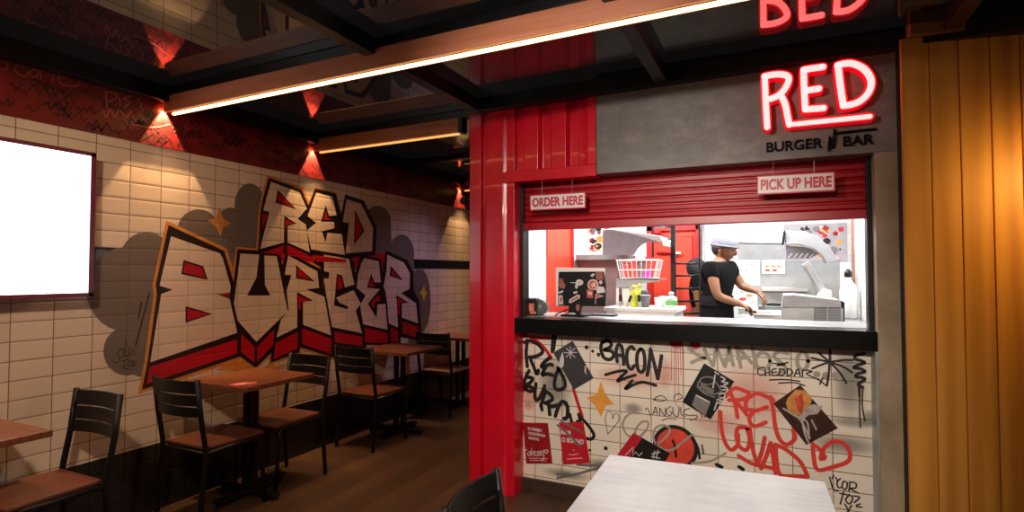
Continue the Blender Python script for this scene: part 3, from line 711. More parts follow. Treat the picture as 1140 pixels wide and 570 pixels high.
# ------------------------------------------------------------------ graffiti on the counter wall
k1 = crop((570, 365), 5.7); k2 = crop((660, 365), 5.7); k3 = crop((750, 365), 5.7); k4 = crop((840, 370), 4.071)
k5 = crop((570, 450), 4.75); k6 = crop((670, 440), 5.7); k7 = crop((790, 400), 3.353); c56 = crop((560, 360), 3.165)
FR = 'front'
strokes('painted_word', wf, MT['gr_dred'], k1, [[(40, 42), (150, 62), (240, 66)], [(120, 60), (190, 110), (250, 190)], [(388, 385), (412, 460), (445, 562)]], .022, FR, .0008, 'crimson spray strokes')
for p, rx, rz, mt in (((588, 452), .045, .045, 'sp_red'), ((590, 440), .10, .12, 'sp_red'), ((618, 428), .16, .25, 'sp_grey'), ((741, 416), .07, .12, 'sp_red'), ((700, 420), .30, .10, 'sp_red'), ((712, 375), .20, .06, 'sp_grey'), ((705, 455), .08, .05, 'sp_grey'),
                      ((945, 425), .10, .24, 'sp_grey'), ((968, 466), .05, .06, 'sp_grey'), ((948, 470), .14, .04, 'sp_grey'), ((838, 440), .28, .22, 'sp_red'), ((940, 495), .20, .07, 'sp_grey'), ((800, 470), .2, .1, 'sp_red'), ((630, 528), .20, .045, 'sp_grey'), ((672, 518), .16, .05, 'sp_grey'), ((658, 365.5), .2, .05, 'sp_grey')):
    rx = rx; spot_patch('spray_patch', wf, MT[mt], p, rx, rz, FR, .0004)
strokes('painted_word', wf, MT['ink'], k1, [
    [(97, 80), (90, 160), (97, 245)], [(80, 92), (115, 82), (170, 108), (195, 150), (160, 178), (112, 188)], [(112, 185), (135, 240), (158, 292), (168, 270)],
    [(240, 188), (195, 228), (190, 250), (240, 232), (258, 238)], [(215, 248), (190, 298), (222, 292), (256, 300)],
    [(300, 262), (282, 290), (270, 340), (274, 382), (300, 393), (330, 380), (335, 345), (318, 300), (290, 255)],
    [(108, 272), (85, 320), (68, 400)], [(88, 312), (130, 320), (112, 350), (75, 368)], [(75, 368), (118, 375), (136, 392), (110, 402), (62, 372)],
    [(152, 355), (145, 420), (152, 458), (175, 445), (195, 400), (208, 368)],
    [(213, 402), (198, 450), (182, 495)], [(206, 398), (245, 425), (255, 455), (210, 478)], [(222, 480), (250, 500), (285, 490)], [(185, 490), (190, 520)], [(235, 500), (240, 550)],
    [(345, 480), (320, 468), (295, 500), (275, 560)], [(330, 470), (352, 500), (350, 565), (330, 575)]], .026, FR, .0014, 'black RED BURGER scrawl')
strokes('painted_word', wf, MT['ink'], c56, [[(262, 345), (258, 385)], [(266, 322), (300, 360), (320, 392), (310, 408), (285, 402)], [(235, 320), (245, 360)], [(272, 350), (268, 320)]], .022, FR, .0013)
strokes('painted_word', wf, MT['ink'], k1, [[(262, 48), (255, 150)], [(275, 48), (262, 140)]], .026, FR, .0012, 'thick black bar')
strokes('paint_dots', wf, MT['ink'], k1, [], .01, FR, .0013, 'row of black dots', dots=[(473, 124, .014), (512, 148, .011), (549, 170, .013), (575, 182, .011)])
strokes('paint_dots', wf, MT['ink'], c56, [], .01, FR, .0013, dots=[(362, 440, .013), (306, 447, .010)])
strokes('painted_word', wf, MT['ink'], k2, [
    [(85, 82), (58, 95), (52, 140), (72, 190), (110, 200), (132, 175), (118, 148), (70, 140), (105, 125), (118, 100), (90, 80), (68, 90)],
    [(155, 215), (148, 150), (160, 110), (182, 118), (190, 160), (196, 232)], [(158, 172), (188, 178)],
    [(262, 135), (245, 120), (222, 140), (215, 190), (225, 245), (245, 262), (262, 240)],
    [(300, 135), (282, 165), (280, 225), (290, 270), (312, 280), (328, 250), (328, 180), (315, 140), (300, 135)],
    [(345, 300), (358, 220), (366, 135)], [(366, 135), (390, 230), (412, 322)], [(412, 322), (425, 250), (436, 178)]], .023, FR, .0014, 'black word BACON')
strokes('paint_line', wf, MT['ink'], k2, [[(80, 298), (160, 276), (215, 274), (185, 305), (155, 338), (210, 318), (270, 300)], [(250, 335), (205, 388), (260, 360), (320, 345), (400, 366)]], .019, FR, .0015, 'black underline zigzag')
bm = nb(); poly(bm, c56([(345, 203), (360, 248), (390, 285), (362, 290), (345, 330), (326, 292), (295, 262), (330, 250)]), FR, .0009); link('painted_star', bm, MT['gr_orange'], wf)['label'] = 'orange star'
strokes('paint_drips', wf, MT['gr_dred'], k3, [[(4, 90), (6, 300), (8, 420)], [(15, 110), (18, 360)], [(28, 110), (32, 330), (33, 440)], [(42, 110), (46, 300)], [(55, 110), (62, 380)], [(-12, 100), (-14, 330)], [(0, 440), (22, 500)]], .0035, FR, .0011, 'thin red drips')
spot_patch('spray_patch', wf, MT['sp_hot'], k3([(15, 95)])[0], .055, .04, FR, .0012); spot_patch('spray_patch', wf, MT['sp_hot'], k3([(135, 108)])[0], .04, .035, FR, .0012)
strokes('painted_word', wf, MT['gr_grey'], k3, [[(95, 128), (120, 150), (160, 178), (210, 190), (160, 200), (115, 220)], [(195, 135), (215, 180), (250, 240)], [(250, 240), (262, 180), (270, 125), (300, 190), (325, 245)], [(325, 245), (340, 180), (350, 120), (365, 180), (378, 238)], [(310, 200), (365, 205)],
    [(398, 118), (412, 180), (425, 250)], [(398, 118), (440, 160), (495, 222)], [(405, 195), (450, 190)], [(500, 130), (512, 190), (520, 255)]], .021, FR, .0009, 'faded grey letters')
def loop(cx, cy, rx, ry, n=12): return [(cx + rx * math.cos(k * 2 * PI / n), cy + ry * math.sin(k * 2 * PI / n)) for k in range(n + 1)]
strokes('painted_word', wf, MT['gr_grey'], k4, [loop(38, 130, 32, 38), [(150, 95), (110, 88), (88, 110), (130, 145), (140, 170), (110, 185)], loop(218, 130, 25, 40)], .021, FR, .0009, 'faded grey numerals', dots=[(282, 190, .018), (325, 196, .020), (368, 196, .020)])
strokes('painted_word', wf, MT['ink'], k4, [[(42, 158), (18, 165), (15, 185), (30, 195), (45, 188)], [(48, 168), (50, 198)], [(66, 160), (68, 196)], [(48, 184), (70, 180)], [(98, 165), (80, 170), (82, 195), (106, 192)], [(82, 182), (98, 180)],
    [(115, 168), (114, 196), (138, 186), (130, 168), (112, 166)], [(150, 168), (148, 196), (172, 186), (164, 168), (146, 166)], [(180, 198), (196, 166), (208, 200)], [(186, 186), (206, 186)], [(218, 200), (220, 172), (262, 178), (235, 188), (290, 215), (326, 242)], [(296, 235), (310, 205)],
    [(68, 216), (140, 214), (205, 222)], [(110, 230), (180, 228), (228, 242)], [(80, 140), (140, 146), (100, 150), (152, 136)]], .008, FR, .0014, 'thin black word CHEDDAR')
strokes('painted_asterisk', wf, MT['ink'], k4, [[(340, 135), (290, 92)], [(340, 135), (258, 116)], [(340, 135), (300, 148), (262, 164)], [(340, 135), (336, 190), (328, 242)], [(340, 135), (385, 180), (416, 230)], [(340, 135), (400, 155), (442, 182)], [(340, 135), (400, 126), (444, 126)], [(340, 135), (342, 72)]], .0115, FR, .0013, 'big black asterisk')
strokes('paint_squiggle', wf, MT['ink'], k4, [[(497, 96), (462, 103), (455, 120), (480, 128), (500, 138), (470, 148), (450, 160), (480, 165), (500, 178), (468, 188), (460, 202), (490, 205), (498, 215), (470, 235), (490, 250)]], .017, FR, .0014, 'black vertical squiggle')
strokes('paint_drips', wf, MT['ink'], k4, [[(478, 255), (476, 340), (480, 432)], [(490, 255), (488, 330), (500, 402)], [(470, 230), (475, 300)]], .0075, FR, .0013)
strokes('painted_word', wf, MT['gr_red'], k7, [[(78, 125), (95, 165), (104, 216)], [(60, 138), (92, 108), (130, 118), (150, 132), (120, 150), (72, 152)], [(95, 155), (118, 180), (140, 208)],
    [(238, 152), (180, 128), (140, 150), (138, 185), (170, 192), (215, 178)], [(170, 190), (148, 220), (165, 250), (210, 235)], [(228, 140), (238, 190), (245, 250), (262, 300), (290, 318), (318, 296), (312, 265)],
    [(40, 196), (46, 270), (62, 318), (82, 338), (105, 318), (106, 280)], [(150, 258), (108, 255), (100, 290), (112, 325), (138, 338), (150, 300), (140, 262)],
    [(150, 262), (160, 330), (178, 396)], [(178, 396), (196, 340), (206, 292)], [(192, 408), (212, 360), (228, 312)], [(228, 312), (238, 370), (246, 425)], [(108, 360), (160, 390), (215, 402), (240, 408)],
    [(246, 318), (250, 380), (265, 432), (330, 436), (366, 438)], [(246, 318), (290, 340), (340, 385), (366, 438)]], .023, FR, .0012, 'large red RED LOVED scrawl')
strokes('painted_heart', wf, MT['gr_red'], k7, [[(385, 315), (388, 360), (402, 412), (460, 402), (515, 382), (524, 350), (500, 315), (460, 308), (425, 335), (415, 370)], [(385, 318), (410, 335), (430, 365), (415, 372)]], .022, FR, .0012, 'red heart outline')
strokes('artist_tag', wf, MT['ink'], k7, [[(488, 445), (476, 458), (480, 478), (494, 478)], [(500, 455), (494, 475), (508, 486), (514, 462), (500, 455)], [(524, 458), (520, 492)], [(522, 458), (545, 462), (545, 480), (525, 482), (556, 500)],
    [(485, 500), (515, 506)], [(500, 495), (488, 540)], [(522, 505), (508, 525), (522, 540), (534, 520), (522, 505)], [(535, 510), (560, 515), (540, 535)], [(505, 540), (520, 568)], [(530, 545), (515, 570)], [(448, 440), (462, 485), (480, 492)], [(462, 432), (458, 445)], [(548, 545), (562, 540)], [(470, 440), (478, 455)], [(548, 550), (568, 552)]], .008, FR, .0013, 'black signature tag, partly behind the table')
strokes('painted_word', wf, MT['ink'], k6, [[(278, 96), (284, 80), (296, 92), (302, 112), (308, 132)], [(322, 122), (332, 98), (342, 74), (352, 122)], [(328, 108), (350, 106)], [(368, 126), (366, 82), (385, 110), (402, 132), (404, 82)], [(438, 72), (414, 86), (410, 112), (430, 130), (445, 112), (430, 104)], [(450, 78), (455, 120), (480, 135), (490, 100), (488, 72)],
    [(500, 76), (505, 120), (530, 135)], [(560, 84), (530, 92), (520, 115), (550, 128), (600, 128), (600, 148), (560, 158)], [(382, 160), (420, 148), (472, 154)], [(330, 30), (350, 10), (385, 4), (410, 28), (370, 38), (328, 28)], [(630, 120), (640, 145)], [(648, 120), (655, 140)],
    [(462, 28), (460, 5), (490, -10), (510, 15), (480, 28)]], .0055, FR, .0013, 'thin black tag')
strokes('painted_heart', wf, MT['ink'], k6, [[(38, 248), (30, 200), (22, 140), (38, 105), (62, 112), (70, 150), (80, 118), (105, 122), (106, 160), (75, 205), (38, 248)]], .0045, FR, .0013, 'small black heart outline')
# round face
fc = k6([(465, 330)])[0]; ax, v = surf(FR, .0010); pc = on(*fc, ax, v)
def disc(name, r, mat, off, label=None, sx=1):
    bm = nb(); bm.faces.new([bm.verts.new((pc.x + r * sx * math.cos(k * PI / 20), WY - off, pc.z + r * math.sin(k * PI / 20))) for k in range(40)])
    o = link(name, bm, mat, wf)
    if label: o['label'] = label
    return o
disc('painted_face', .135, MT['ink'], .0010, 'black ring of the round painted face'); MT['face_red'] = plain('face_red', (.72, .06, .035), .5, var=.2, sc=8); disc('painted_face', .112, MT['face_red'], .0012, 'red round painted face')
strokes('painted_eye', wf, MT['ink'], k6, [[(450, 288), (465, 330), (470, 390)]], .015, FR, .0015); strokes('paint_line', wf, MT['ink'], k6, [[(588, 288), (612, 340), (620, 400)]], .015, FR, .0013, 'black dash'); strokes('paint_line', wf, MT['ink'], k6, [[(635, 315), (645, 372)]], .009, FR, .0013)
strokes('paint_squiggle', wf, MT['gr_grey'], k6, [[(200, 105), (150, 140), (133, 200), (170, 258), (230, 268), (285, 215), (292, 170), (250, 172), (212, 230), (225, 295), (280, 320), (350, 310), (410, 262), (432, 215), (390, 190), (340, 210), (330, 280), (380, 340), (450, 345), (520, 290), (575, 250)], [(300, 330), (275, 370), (285, 395)], [(570, 432), (680, 420), (740, 395), (785, 368)]], .013, FR, .0017, 'grey looping squiggle')
strokes('paint_line', wf, MT['ink'], k6, [[(728, 440), (760, 455)], [(872, 455), (895, 470)]], .022, FR, .0013)
strokes('paint_line', wf, MT['gr_dgrey'], k5, [[(240, 390), (330, 372), (430, 345), (510, 322)], [(345, 320), (440, 324), (530, 320)], [(420, 400), (470, 370), (520, 340)], [(240, 372), (300, 368)]], .016, FR, .0009, 'dark grey spray strokes low on the wall')

# posters: flat sheets on the tiles
def sheet(corners, mat, label, plane=FR, off=.004, cat='poster', name='poster', thick=.0015, parent=None, group=None):
    y = WY - off if plane == FR else plane
    bm = nb(); prism(bm, [Y(*p, y) for p in corners], (0, thick, 0))
    o = link(name, bm, mat, parent)
    if parent is None: tag(o, label, cat, group)
    elif label: o['label'] = label
    return o
GP = 'posters stuck on the counter tiles'
MT['pr_char'] = plain('charcoal_print', (.045, .042, .045), .4); MT['pr_white'] = plain('white_print', (.62, .58, .60), .5); MT['pr_dred'] = plain('dark_red_print', (.30, .008, .015), .4)
MT['pr_red'] = plain('red_print', (.55, .012, .025), .4); MT['pr_black'] = plain('black_print', (.012, .011, .011), .35); MT['pr_grey'] = plain('grey_print', (.20, .18, .17), .5); MT['pr_pink'] = plain('pink_print', (.75, .50, .45), .5)
po = sheet(k1([(385, 82), (518, 320), (392, 392), (262, 158)]), MT['pr_char'], 'tilted charcoal poster with asterisk, drop and crescent', group=GP)
def printed(nm, p, mat, off=.0048, plane=FR):
    bm = nb()
    for q in p: poly(bm, q, plane, off)
    return link(nm, bm, mat, p_parent)
p_parent = po
printed('printed_drop', [k1([(320, 150), (330, 200), (328, 240), (312, 258), (298, 240), (302, 205)])], MT['pr_white']); printed('printed_crescent', [k1([(486, 228), (462, 245), (458, 275), (475, 300), (468, 268), (472, 248)])], MT['pr_white'])
strokes('printed_asterisk', po, MT['pr_white'], k1, [[(370, 118), (372, 195)], [(332, 158), (412, 156)], [(345, 128), (400, 188)], [(400, 128), (345, 185)]], .005, FR, .0052, sub=1)
po = p_parent = sheet(k5([(57, 97), (190, 100), (213, 315), (75, 315)]), MT['pr_dred'], 'dark red poster with script word, leftmost by the red post', group=GP)
def ptext(parent, txt, c, p, size, mat, tilt=0, off=.0050, sx=1, bold=.002, align='CENTER', plane=FR):
    ax, v = surf(plane, off); q = on(*c([p])[0], ax, v); bm = nb(); text_bm(bm, txt, size, frontM(q, tilt), .0002, bold, sx, align); return link('printed_words', bm, mat, parent)
for i, s in enumerate(('O DESEJO', 'CONTINUA', 'SENDO')): ptext(po, s, k5, (83 + i * 2, 128 + i * 25), .024, MT['pr_white'], -.03, align='LEFT', bold=.001)
strokes('printed_script', po, MT['pr_white'], k5, [[(68, 245), (80, 240)], [(95, 250), (82, 262), (92, 272), (100, 255), (105, 225), (102, 270)], [(112, 262), (124, 252), (114, 250), (114, 270), (128, 268)], [(142, 248), (132, 256), (142, 266), (132, 274)], [(146, 262), (158, 252), (148, 250), (148, 270), (160, 266)], [(166, 242), (168, 285), (156, 295)], [(182, 240), (172, 250), (184, 260), (190, 245), (180, 240)]], .006, FR, .0052)
strokes('printed_script', po, MT['pr_pink'], k5, [[(90, 285), (188, 288)], [(95, 296), (180, 299)]], .004, FR, .0051)
po = p_parent = sheet(k5([(248, 97), (378, 95), (413, 312), (270, 320)]), MT['pr_red'], 'bright red poster reading MAS O SONHO, right of the dark red one', group=GP)
ptext(po, 'MAS', k5, (258, 148), .036, MT['pr_white'], .02, align='LEFT', bold=.003); ptext(po, 'O SONHO', k5, (262, 188), .040, MT['pr_white'], .02, align='LEFT', bold=.002, sx=.82)
strokes('printed_script', po, MT['pr_pink'], k5, [[(300, 265), (325, 268), (350, 262)], [(322, 240), (330, 245)], [(290, 290), (370, 285)]], .005, FR, .0052)
strokes('paint_line', po, MT['gr_dgrey'], k5, [[(240, 110), (300, 160), (360, 225)], [(370, 150), (300, 110), (260, 90)]], .014, FR, .0055)
po = p_parent = sheet([(783.9, 404.5), (817.5, 424.6), (791, 467.2), (759.6, 447.5)], MT['pr_black'], 'tilted black poster with a chalk-drawn burger', group=GP)
strokes('printed_burger', po, MT['pr_grey'], k3, [loop(215, 335, 48, 24), [(160, 340), (155, 370), (200, 405), (260, 420), (285, 410)], [(150, 375), (195, 415), (260, 440)], [(268, 345), (300, 400), (285, 440)]], .009, FR, .0050)
printed('printed_block', [k3([(140, 420), (235, 470), (200, 560), (115, 490)])], MT['pr_grey'], .0049); printed('printed_block', [k3([(175, 350), (260, 395), (245, 420), (165, 375)])], MT['pr_grey'], .0049)
strokes('printed_words', po, MT['pr_white'], k3, [[(300, 310), (325, 325), (305, 340)], [(315, 345), (345, 350), (318, 365)], [(300, 370), (340, 380)], [(310, 395), (345, 390), (330, 410)], [(290, 420), (320, 415), (322, 440), (295, 445)], [(275, 455), (300, 460), (285, 480)], [(262, 280), (285, 295)], [(250, 380), (262, 300)], [(145, 430), (225, 470)], [(275, 470), (258, 520)]], .008, FR, .0054)
MT['food'] = None
m, nt, b = _m('food_photo'); g_ = N(nt, 'ShaderNodeNewGeometry'); f_ = noise(nt, g_.outputs['Position'], 24, 5, .7)
nt.links.new(ramp(nt, f_, [(.30, (.018, .008, .006)), (.46, (.10, .03, .015)), (.55, (.30, .10, .03)), (.66, (.45, .30, .20))]), b.inputs['Base Color']); b.inputs['Roughness'].default_value = .35; MT['food'] = m
MT['food_dark'] = plain('dark_brown_print', (.045, .017, .010), .35, var=.4, sc=30); MT['bun'] = plain('bun_print', (.62, .26, .06), .5, var=.3, sc=25); MT['meat'] = plain('tomato_print', (.60, .06, .03), .5, var=.4, sc=30); MT['smoke'] = plain('smoke_print', (.42, .36, .33), .5, var=.3, sc=20)
po = p_parent = sheet(k4([(208, 238), (378, 435), (235, 510), (85, 322)]), MT['food_dark'], 'tilted dark poster with a burger photograph and smoke', group=GP)
printed('printed_burger', [k4([(150, 300), (185, 260), (225, 262), (262, 300), (250, 335), (215, 365), (190, 380), (150, 350), (142, 320)])], MT['bun'], .0048)
printed('printed_filling', [k4([(180, 300), (215, 275), (225, 320), (215, 375), (195, 350)])], MT['meat'], .0050)
printed('printed_smoke', [k4([(265, 325), (310, 335), (285, 370), (245, 375), (215, 400), (205, 375), (235, 340)])], MT['smoke'], .0049)
strokes('printed_smoke', po, MT['smoke'], k4, [[(130, 345), (170, 370), (210, 400), (250, 480)], [(200, 380), (240, 410), (245, 470)], [(260, 400), (280, 440)], [(215, 385), (225, 450), (245, 500)]], .010, FR, .0051)
po = p_parent = sheet([(705.1, 481.8), (746, 505), (730, 531), (686, 508)], MT['pr_black'], 'red and black poster cut off by the pale table edge', group=GP, off=.0035)
printed('printed_stripe', [[(705.1, 482), (715, 487.5), (697, 514), (686, 508)]], MT['pr_red'], .0043)
strokes('printed_script', po, MT['pr_white'], k6, [[(150, 380), (180, 350), (200, 330), (200, 350), (195, 385), (215, 360), (235, 385), (255, 365)]], .006, FR, .0048, sub=1)
strokes('printed_hash', po, MT['pr_white'], k6, [[(318, 372), (368, 362)], [(315, 388), (368, 400)], [(335, 355), (325, 400)], [(355, 352), (345, 402)]], .006, FR, .0048, sub=1)

# ------------------------------------------------------------------ dining chairs and tables
def make_chair(label, wood='seat_wood', slots=True):
    t = thing('dining_chair', label, 'chair', (0, 0, 0), 0, 'dining chairs along the tiled wall')
    SW, SD, SH = .40, .40, .465   # faces +y
    bm = nb(); ns = 10; outl = []
    for k in range(ns + 1): outl.append((-SW / 2 + SW * k / ns, SD / 2 + .012 * math.sin(PI * k / ns)))
    outl += [(SW / 2 - .02, -SD / 2), (-SW / 2 + .02, -SD / 2)]
    prism(bm, [(x, y, SH - .022) for x, y in outl], (0, 0, .022)); link('seat', bm, MT[wood], t, bevel=.007, seg=3)['label'] = 'pale wood seat' if wood == 'seat_pale' else 'reddish brown wood seat'
    # curved backrest with slots
    def by(x, z): return -SD / 2 - .03 - .26 * (z - .5) * .45 - .035 * (1 - (2 * x / SW) ** 2)
    cols = 12; rows = [(.648, .706), (.713, .778), (.785, .862)] if slots else [(.66, .85)]
    bm = nb()
    for za, zb in rows:
        g = []
        for k in range(cols + 1):
            x = -SW / 2 + SW * k / cols
            g.append([bm.verts.new((x, by(x, z) + d, z)) for d in (0, .012) for z in (za, zb)])
        for k in range(cols):
            A, B = g[k], g[k + 1]
            for i, j in ((0, 1), (3, 2), (1, 3), (2, 0)): bm.faces.new((A[i], A[j], B[j], B[i]))
        bm.faces.new((g[0][0], g[0][2], g[0][3], g[0][1])); bm.faces.new((g[-1][0], g[-1][1], g[-1][3], g[-1][2]))
    if slots:
        for x in (-.188, .188):
            box(bm, x - .008, x + .008, by(x, .75) + .001, by(x, .75) + .013, .695, .80)
    link('backrest', bm, MT['black_paint'], t, bevel=.002)
    for s in (-1, 1):
        bm = nb(); x = s * (SW / 2 - .004)
        tube(bm, [(x, by(x, .87) + .004, .87), (x, by(x, .65) + .004, .65), (x, -SD / 2 - .015, .48), (x, -SD / 2 - .01, .42), (x, -SD / 2 - .045, 0)], .015, 8)
        link('leg', bm, MT['black_paint'], t, True)
        bm = nb(); tube(bm, [(x, -SD / 2, .43), (x, SD / 2 - .07, .433), (x, SD / 2 - .03, .425), (x, SD / 2 - .012, .39), (x, SD / 2 + .01, 0)], .0125, 8)
        link('leg', bm, MT['black_paint'], t, True)
    for y in (SD / 2 - .05, -SD / 2 - .01):
        bm = nb(); tube(bm, [(-SW / 2, y, .43), (SW / 2, y, .43)], .009, 8); link('seat_rail', bm, MT['black_paint'], t, True)
    return t
CX = -3.235
ch = make_chair('chair facing away, slotted back, near side of the table holding the red card')
ch.location = (CX, 2.43, 0)
a1 = dup(ch, (CX, 1.47, 0), PI, 'nearest wall chair, seen seat-first, at the table under the television')
a2 = dup(ch, (CX - .01, 2.95, 0), PI, 'chair on the far side of the wooden table holding the red card, facing the viewer')
a3 = dup(ch, (CX - .01, 3.98, 0), 0, 'chair with its back to the viewer before the middle dark wooden table')
ch2 = make_chair('chair with pale wood seat at the farthest table beside the red post', 'seat_pale')
ch2.location = (CX - .02, 5.20, 0); 
# near chair at the pale table
fcz = dup(ch, (-.60, 1.56, 0), -PI / 2, 'black slotted chair back in the foreground, left of the pale table', 'foreground seating')
fcz.rotation_euler = (0, 0, -PI / 2 + .04); fcz.scale = (.9, 1, .945)

def make_table(label, wood='top_wood', L=.57, W=.58, H=.787):
    t = thing('dining_table', label, 'table', (0, 0, 0), 0, 'square dining tables along the tiled wall')
    bm = nb(); box(bm, -W / 2, W / 2, -L / 2, L / 2, H - .03, H); link('tabletop', bm, MT[wood], t, bevel=.004)
    bm = nb(); box(bm, -.16, .16, -.16, .16, H - .042, H - .03); link('mounting_plate', bm, MT['black_paint'], t)
    bm = nb(); box(bm, -.055, -.022, -.02, .02, .04, H - .04); link('column', bm, MT['black_paint'], t, bevel=.003); bm = nb(); box(bm, .022, .055, -.02, .02, .04, H - .04); link('column', bm, MT['black_paint'], t, bevel=.003)
    bm = nb(); box(bm, -.25, .25, -.03, .03, .018, .042); box(bm, -.03, .03, -.25, .25, .018, .042)
    link('base', bm, MT['black_paint'], t, bevel=.006)
    for a, c_ in ((.23, 0), (-.23, 0), (0, .23), (0, -.23)):
        bm = nb(); lathe(bm, [(.016, 0), (.018, .005), (.012, .018)], (a, c_, 0), 12); link('foot', bm, MT['black_steel'], t)
    return t
TX = -3.235
t1 = make_table('dark reddish wooden table with a small red card on it, below the big letter B')
t1.location = (TX, 2.69, 0)
t2 = dup(t1, (TX + .01, 4.33, 0), 0, 'middle dark wooden table below the last mural letters')
t3 = dup(t1, (TX - .02, 5.50, 0), 0, 'farthest wooden table, cut off by the red post')
t0 = dup(t1, (TX + .0, 1.12, 0), 0, 'wooden table below the television, cut off by the left edge')
# red card on table 1
def flatcard(pts, z, mat, name, label, cat, parent=None, th=.002):
    bm = nb(); prism(bm, [Z(*p, z) for p in pts], (0, 0, th)); o = link(name, bm, mat, parent)
    if parent is None: tag(o, label, cat)
    return o
c3_ = crop((180, 390), 4.75)
MT['card'] = plain('coral_card', (.75, .10, .12), .4)
crd = flatcard(c3_([(350, 182), (430, 168), (508, 168), (488, 180), (400, 190)]), .7875, MT['card'], 'menu_card', 'small coral red card lying on the wooden table', 'card')
flatcard(c3_([(375, 182), (430, 172), (470, 172), (410, 184)]), .7897, plain('pale_print', (.8, .45, .45), .5), 'printed_label', None, None, crd, .0004)

# pale foreground table
A_ = Z(683, 507, .75); B_ = Z(924, 535, .75)
pt = thing('cafe_table', 'pale brushed square table in the right foreground', 'table', ((A_.x + B_.x) / 2, A_.y - .36 + .02, 0), .045)
w_ = (B_ - A_).length
bm = nb(); box(bm, -w_ / 2, w_ / 2, -.36, .36, .722, .752); link('tabletop', bm, MT['pale_top'], pt, bevel=.004)['label'] = 'pale grey-white top'
bm = nb(); box(bm, -.055, -.022, -.02, .02, .04, .72); link('column', bm, MT['black_paint'], pt, bevel=.003); bm = nb(); box(bm, .022, .055, -.02, .02, .04, .72); link('column', bm, MT['black_paint'], pt, bevel=.003)
bm = nb(); box(bm, -.28, .28, -.03, .03, .0, .042); box(bm, -.03, .03, -.28, .28, .0, .042); link('base', bm, MT['black_paint'], pt, bevel=.006)

# ------------------------------------------------------------------ kitchen shell
bm = nb(); box(bm, -2.0, .75, 3.66, 5.95, KF - .05, KF); MT['kfloor'] = plain('kitchen_floor', (.30, .29, .28), .5); struct('floor_kitchen', bm, MT['kfloor'])
bm = nb(); box(bm, KL - .02, KR + .08, 3.62, KB + .1, 2.42, 2.5); struct('ceiling_kitchen', bm, MT['white'])
KR = .57
bm = nb(); box(bm, KL - .02, KR + .06, KB, KB + .08, KF, 2.42); wkb = struct('wall_kitchen_back', bm, MT['white_wall'])
bm = nb(); box(bm, KL - .018, KL, 3.62, KB, KF, 2.42); wkl = struct('wall_kitchen_left', bm, MT['white'])
bm = nb(); box(bm, KR, KR + .06, 3.62, KB, KF, 2.42); wkr = struct('wall_kitchen_right', bm, MT['white_wall_side'])
def yon(px, X): return on(px, 300, 0, X).y
bm = nb(); box(bm, KL, KL + .015, yon(608, KL), yon(637, KL), KF, 2.42); struct('red_wall_panel', bm, MT['kred'], wkl, 'orange-red panel')
bm = nb(); box(bm, KL, KL + .03, yon(636.2, KL + .02), yon(638.2, KL + .02), KF, 2.42); struct('panel_edge', bm, MT['kred_dark'], wkl, 'deep red edge strip')
bm = nb(); box(bm, KR - .02, KR, yon(951.5, KR) - .02, yon(951.5, KR) + .02, KF, 2.42); MT['brown'] = plain('brown_corner', (.30, .16, .12), .5); struct('corner_strip', bm, MT['brown'], wkr, 'thin brown vertical strip')
# sealed soffit behind the shutter so the kitchen is a closed box
bm = nb(); box(bm, -1.80, .60, 3.60, 3.62, 2.14, 2.5); struct('wall_hatch_head', bm, MT['white'])

# lamps in the kitchen
for i, (x, y) in enumerate(((-1.15, 4.75), (-.05, 4.75))):
    t = thing('ceiling_light', ('left' if i == 0 else 'right') + ' bright white ceiling panel lamp inside the kitchen', 'lamp', (x, y, 2.40), 0, 'kitchen ceiling lamps')
    bm = nb(); box(bm, -.32, .32, -.17, .17, -.02, .018); link('frame', bm, MT['white'], t, bevel=.004)
    bm = nb(); box(bm, -.30, .30, -.15, .15, -.024, -.019); link('diffuser', bm, MT['klamp'], t)['label'] = 'glowing white diffuser'
    area('kitchen_lamp', (x, y, 2.37), (0, 0, 0), .6, .3, 36, (.96, .98, 1))

# ------------------------------------------------------------------ kitchen contents
def pprism(name, c, pts, y0, dy, mat, parent=None, bevel=.003, label=None):
    bm = nb(); prism(bm, [Y(*p, y0) for p in c(pts)], (0, dy, 0)); o = link(name, bm, mat, parent, bevel=bevel)
    if label: o['label'] = label
    return o
idc = crop((0, 0), 1)
def pbox(name, x0, y0, x1, y1, yy, dy, mat, parent=None, bevel=.003, label=None):
    a = Y(x0, (y0 + y1) / 2, yy); b2 = Y(x1, (y0 + y1) / 2, yy); xm = (x0 + x1) / 2
    bm = nb(); box(bm, a.x, b2.x, yy, yy + dy, Y(xm, y1, yy).z, Y(xm, y0, yy).z); o = link(name, bm, mat, parent, bevel=bevel)
    if label: o['label'] = label
    return o

# red door
d = thing('kitchen_door', 'orange-red steel door behind the black ladder rack', 'door', (0, 0, 0))
pbox('door_leaf', 726, 258, 776, 360, KB - .05, .04, MT['kred'], d).scale = (1, 1, 1)
a = Y(726, 300, KB - .06); b2 = Y(776, 300, KB - .06); ztop = Y(750, 257, KB - .06).z
bm = nb(); box(bm, a.x - .05, a.x + .01, KB - .09, KB - .001, KF, ztop + .05); box(bm, b2.x - .01, b2.x + .02, KB - .09, KB - .001, KF, ztop + .05); box(bm, a.x - .05, b2.x + .02, KB - .09, KB - .001, ztop, ztop + .05); link('door_frame', bm, MT['kred_dark'], d, bevel=.003)['label'] = 'deeper red frame'
bm = nb(); box(bm, a.x, b2.x, KB - .05, KB - .01, KF, ztop); link('door_leaf', bm, MT['kred'], d)
bpy.data.objects.remove([o for o in d.children if o.name.startswith('door_leaf')][0])
bm = nb(); x2 = a.x + (b2.x - a.x) * .42
tube(bm, [(x2, KB - .055, .9), (x2, KB - .055, ztop - .06), (b2.x - .04, KB - .055, ztop - .06), (b2.x - .04, KB - .055, .9)], .006, 6, True); link('panel_groove', bm, MT['kred_dark'], d)
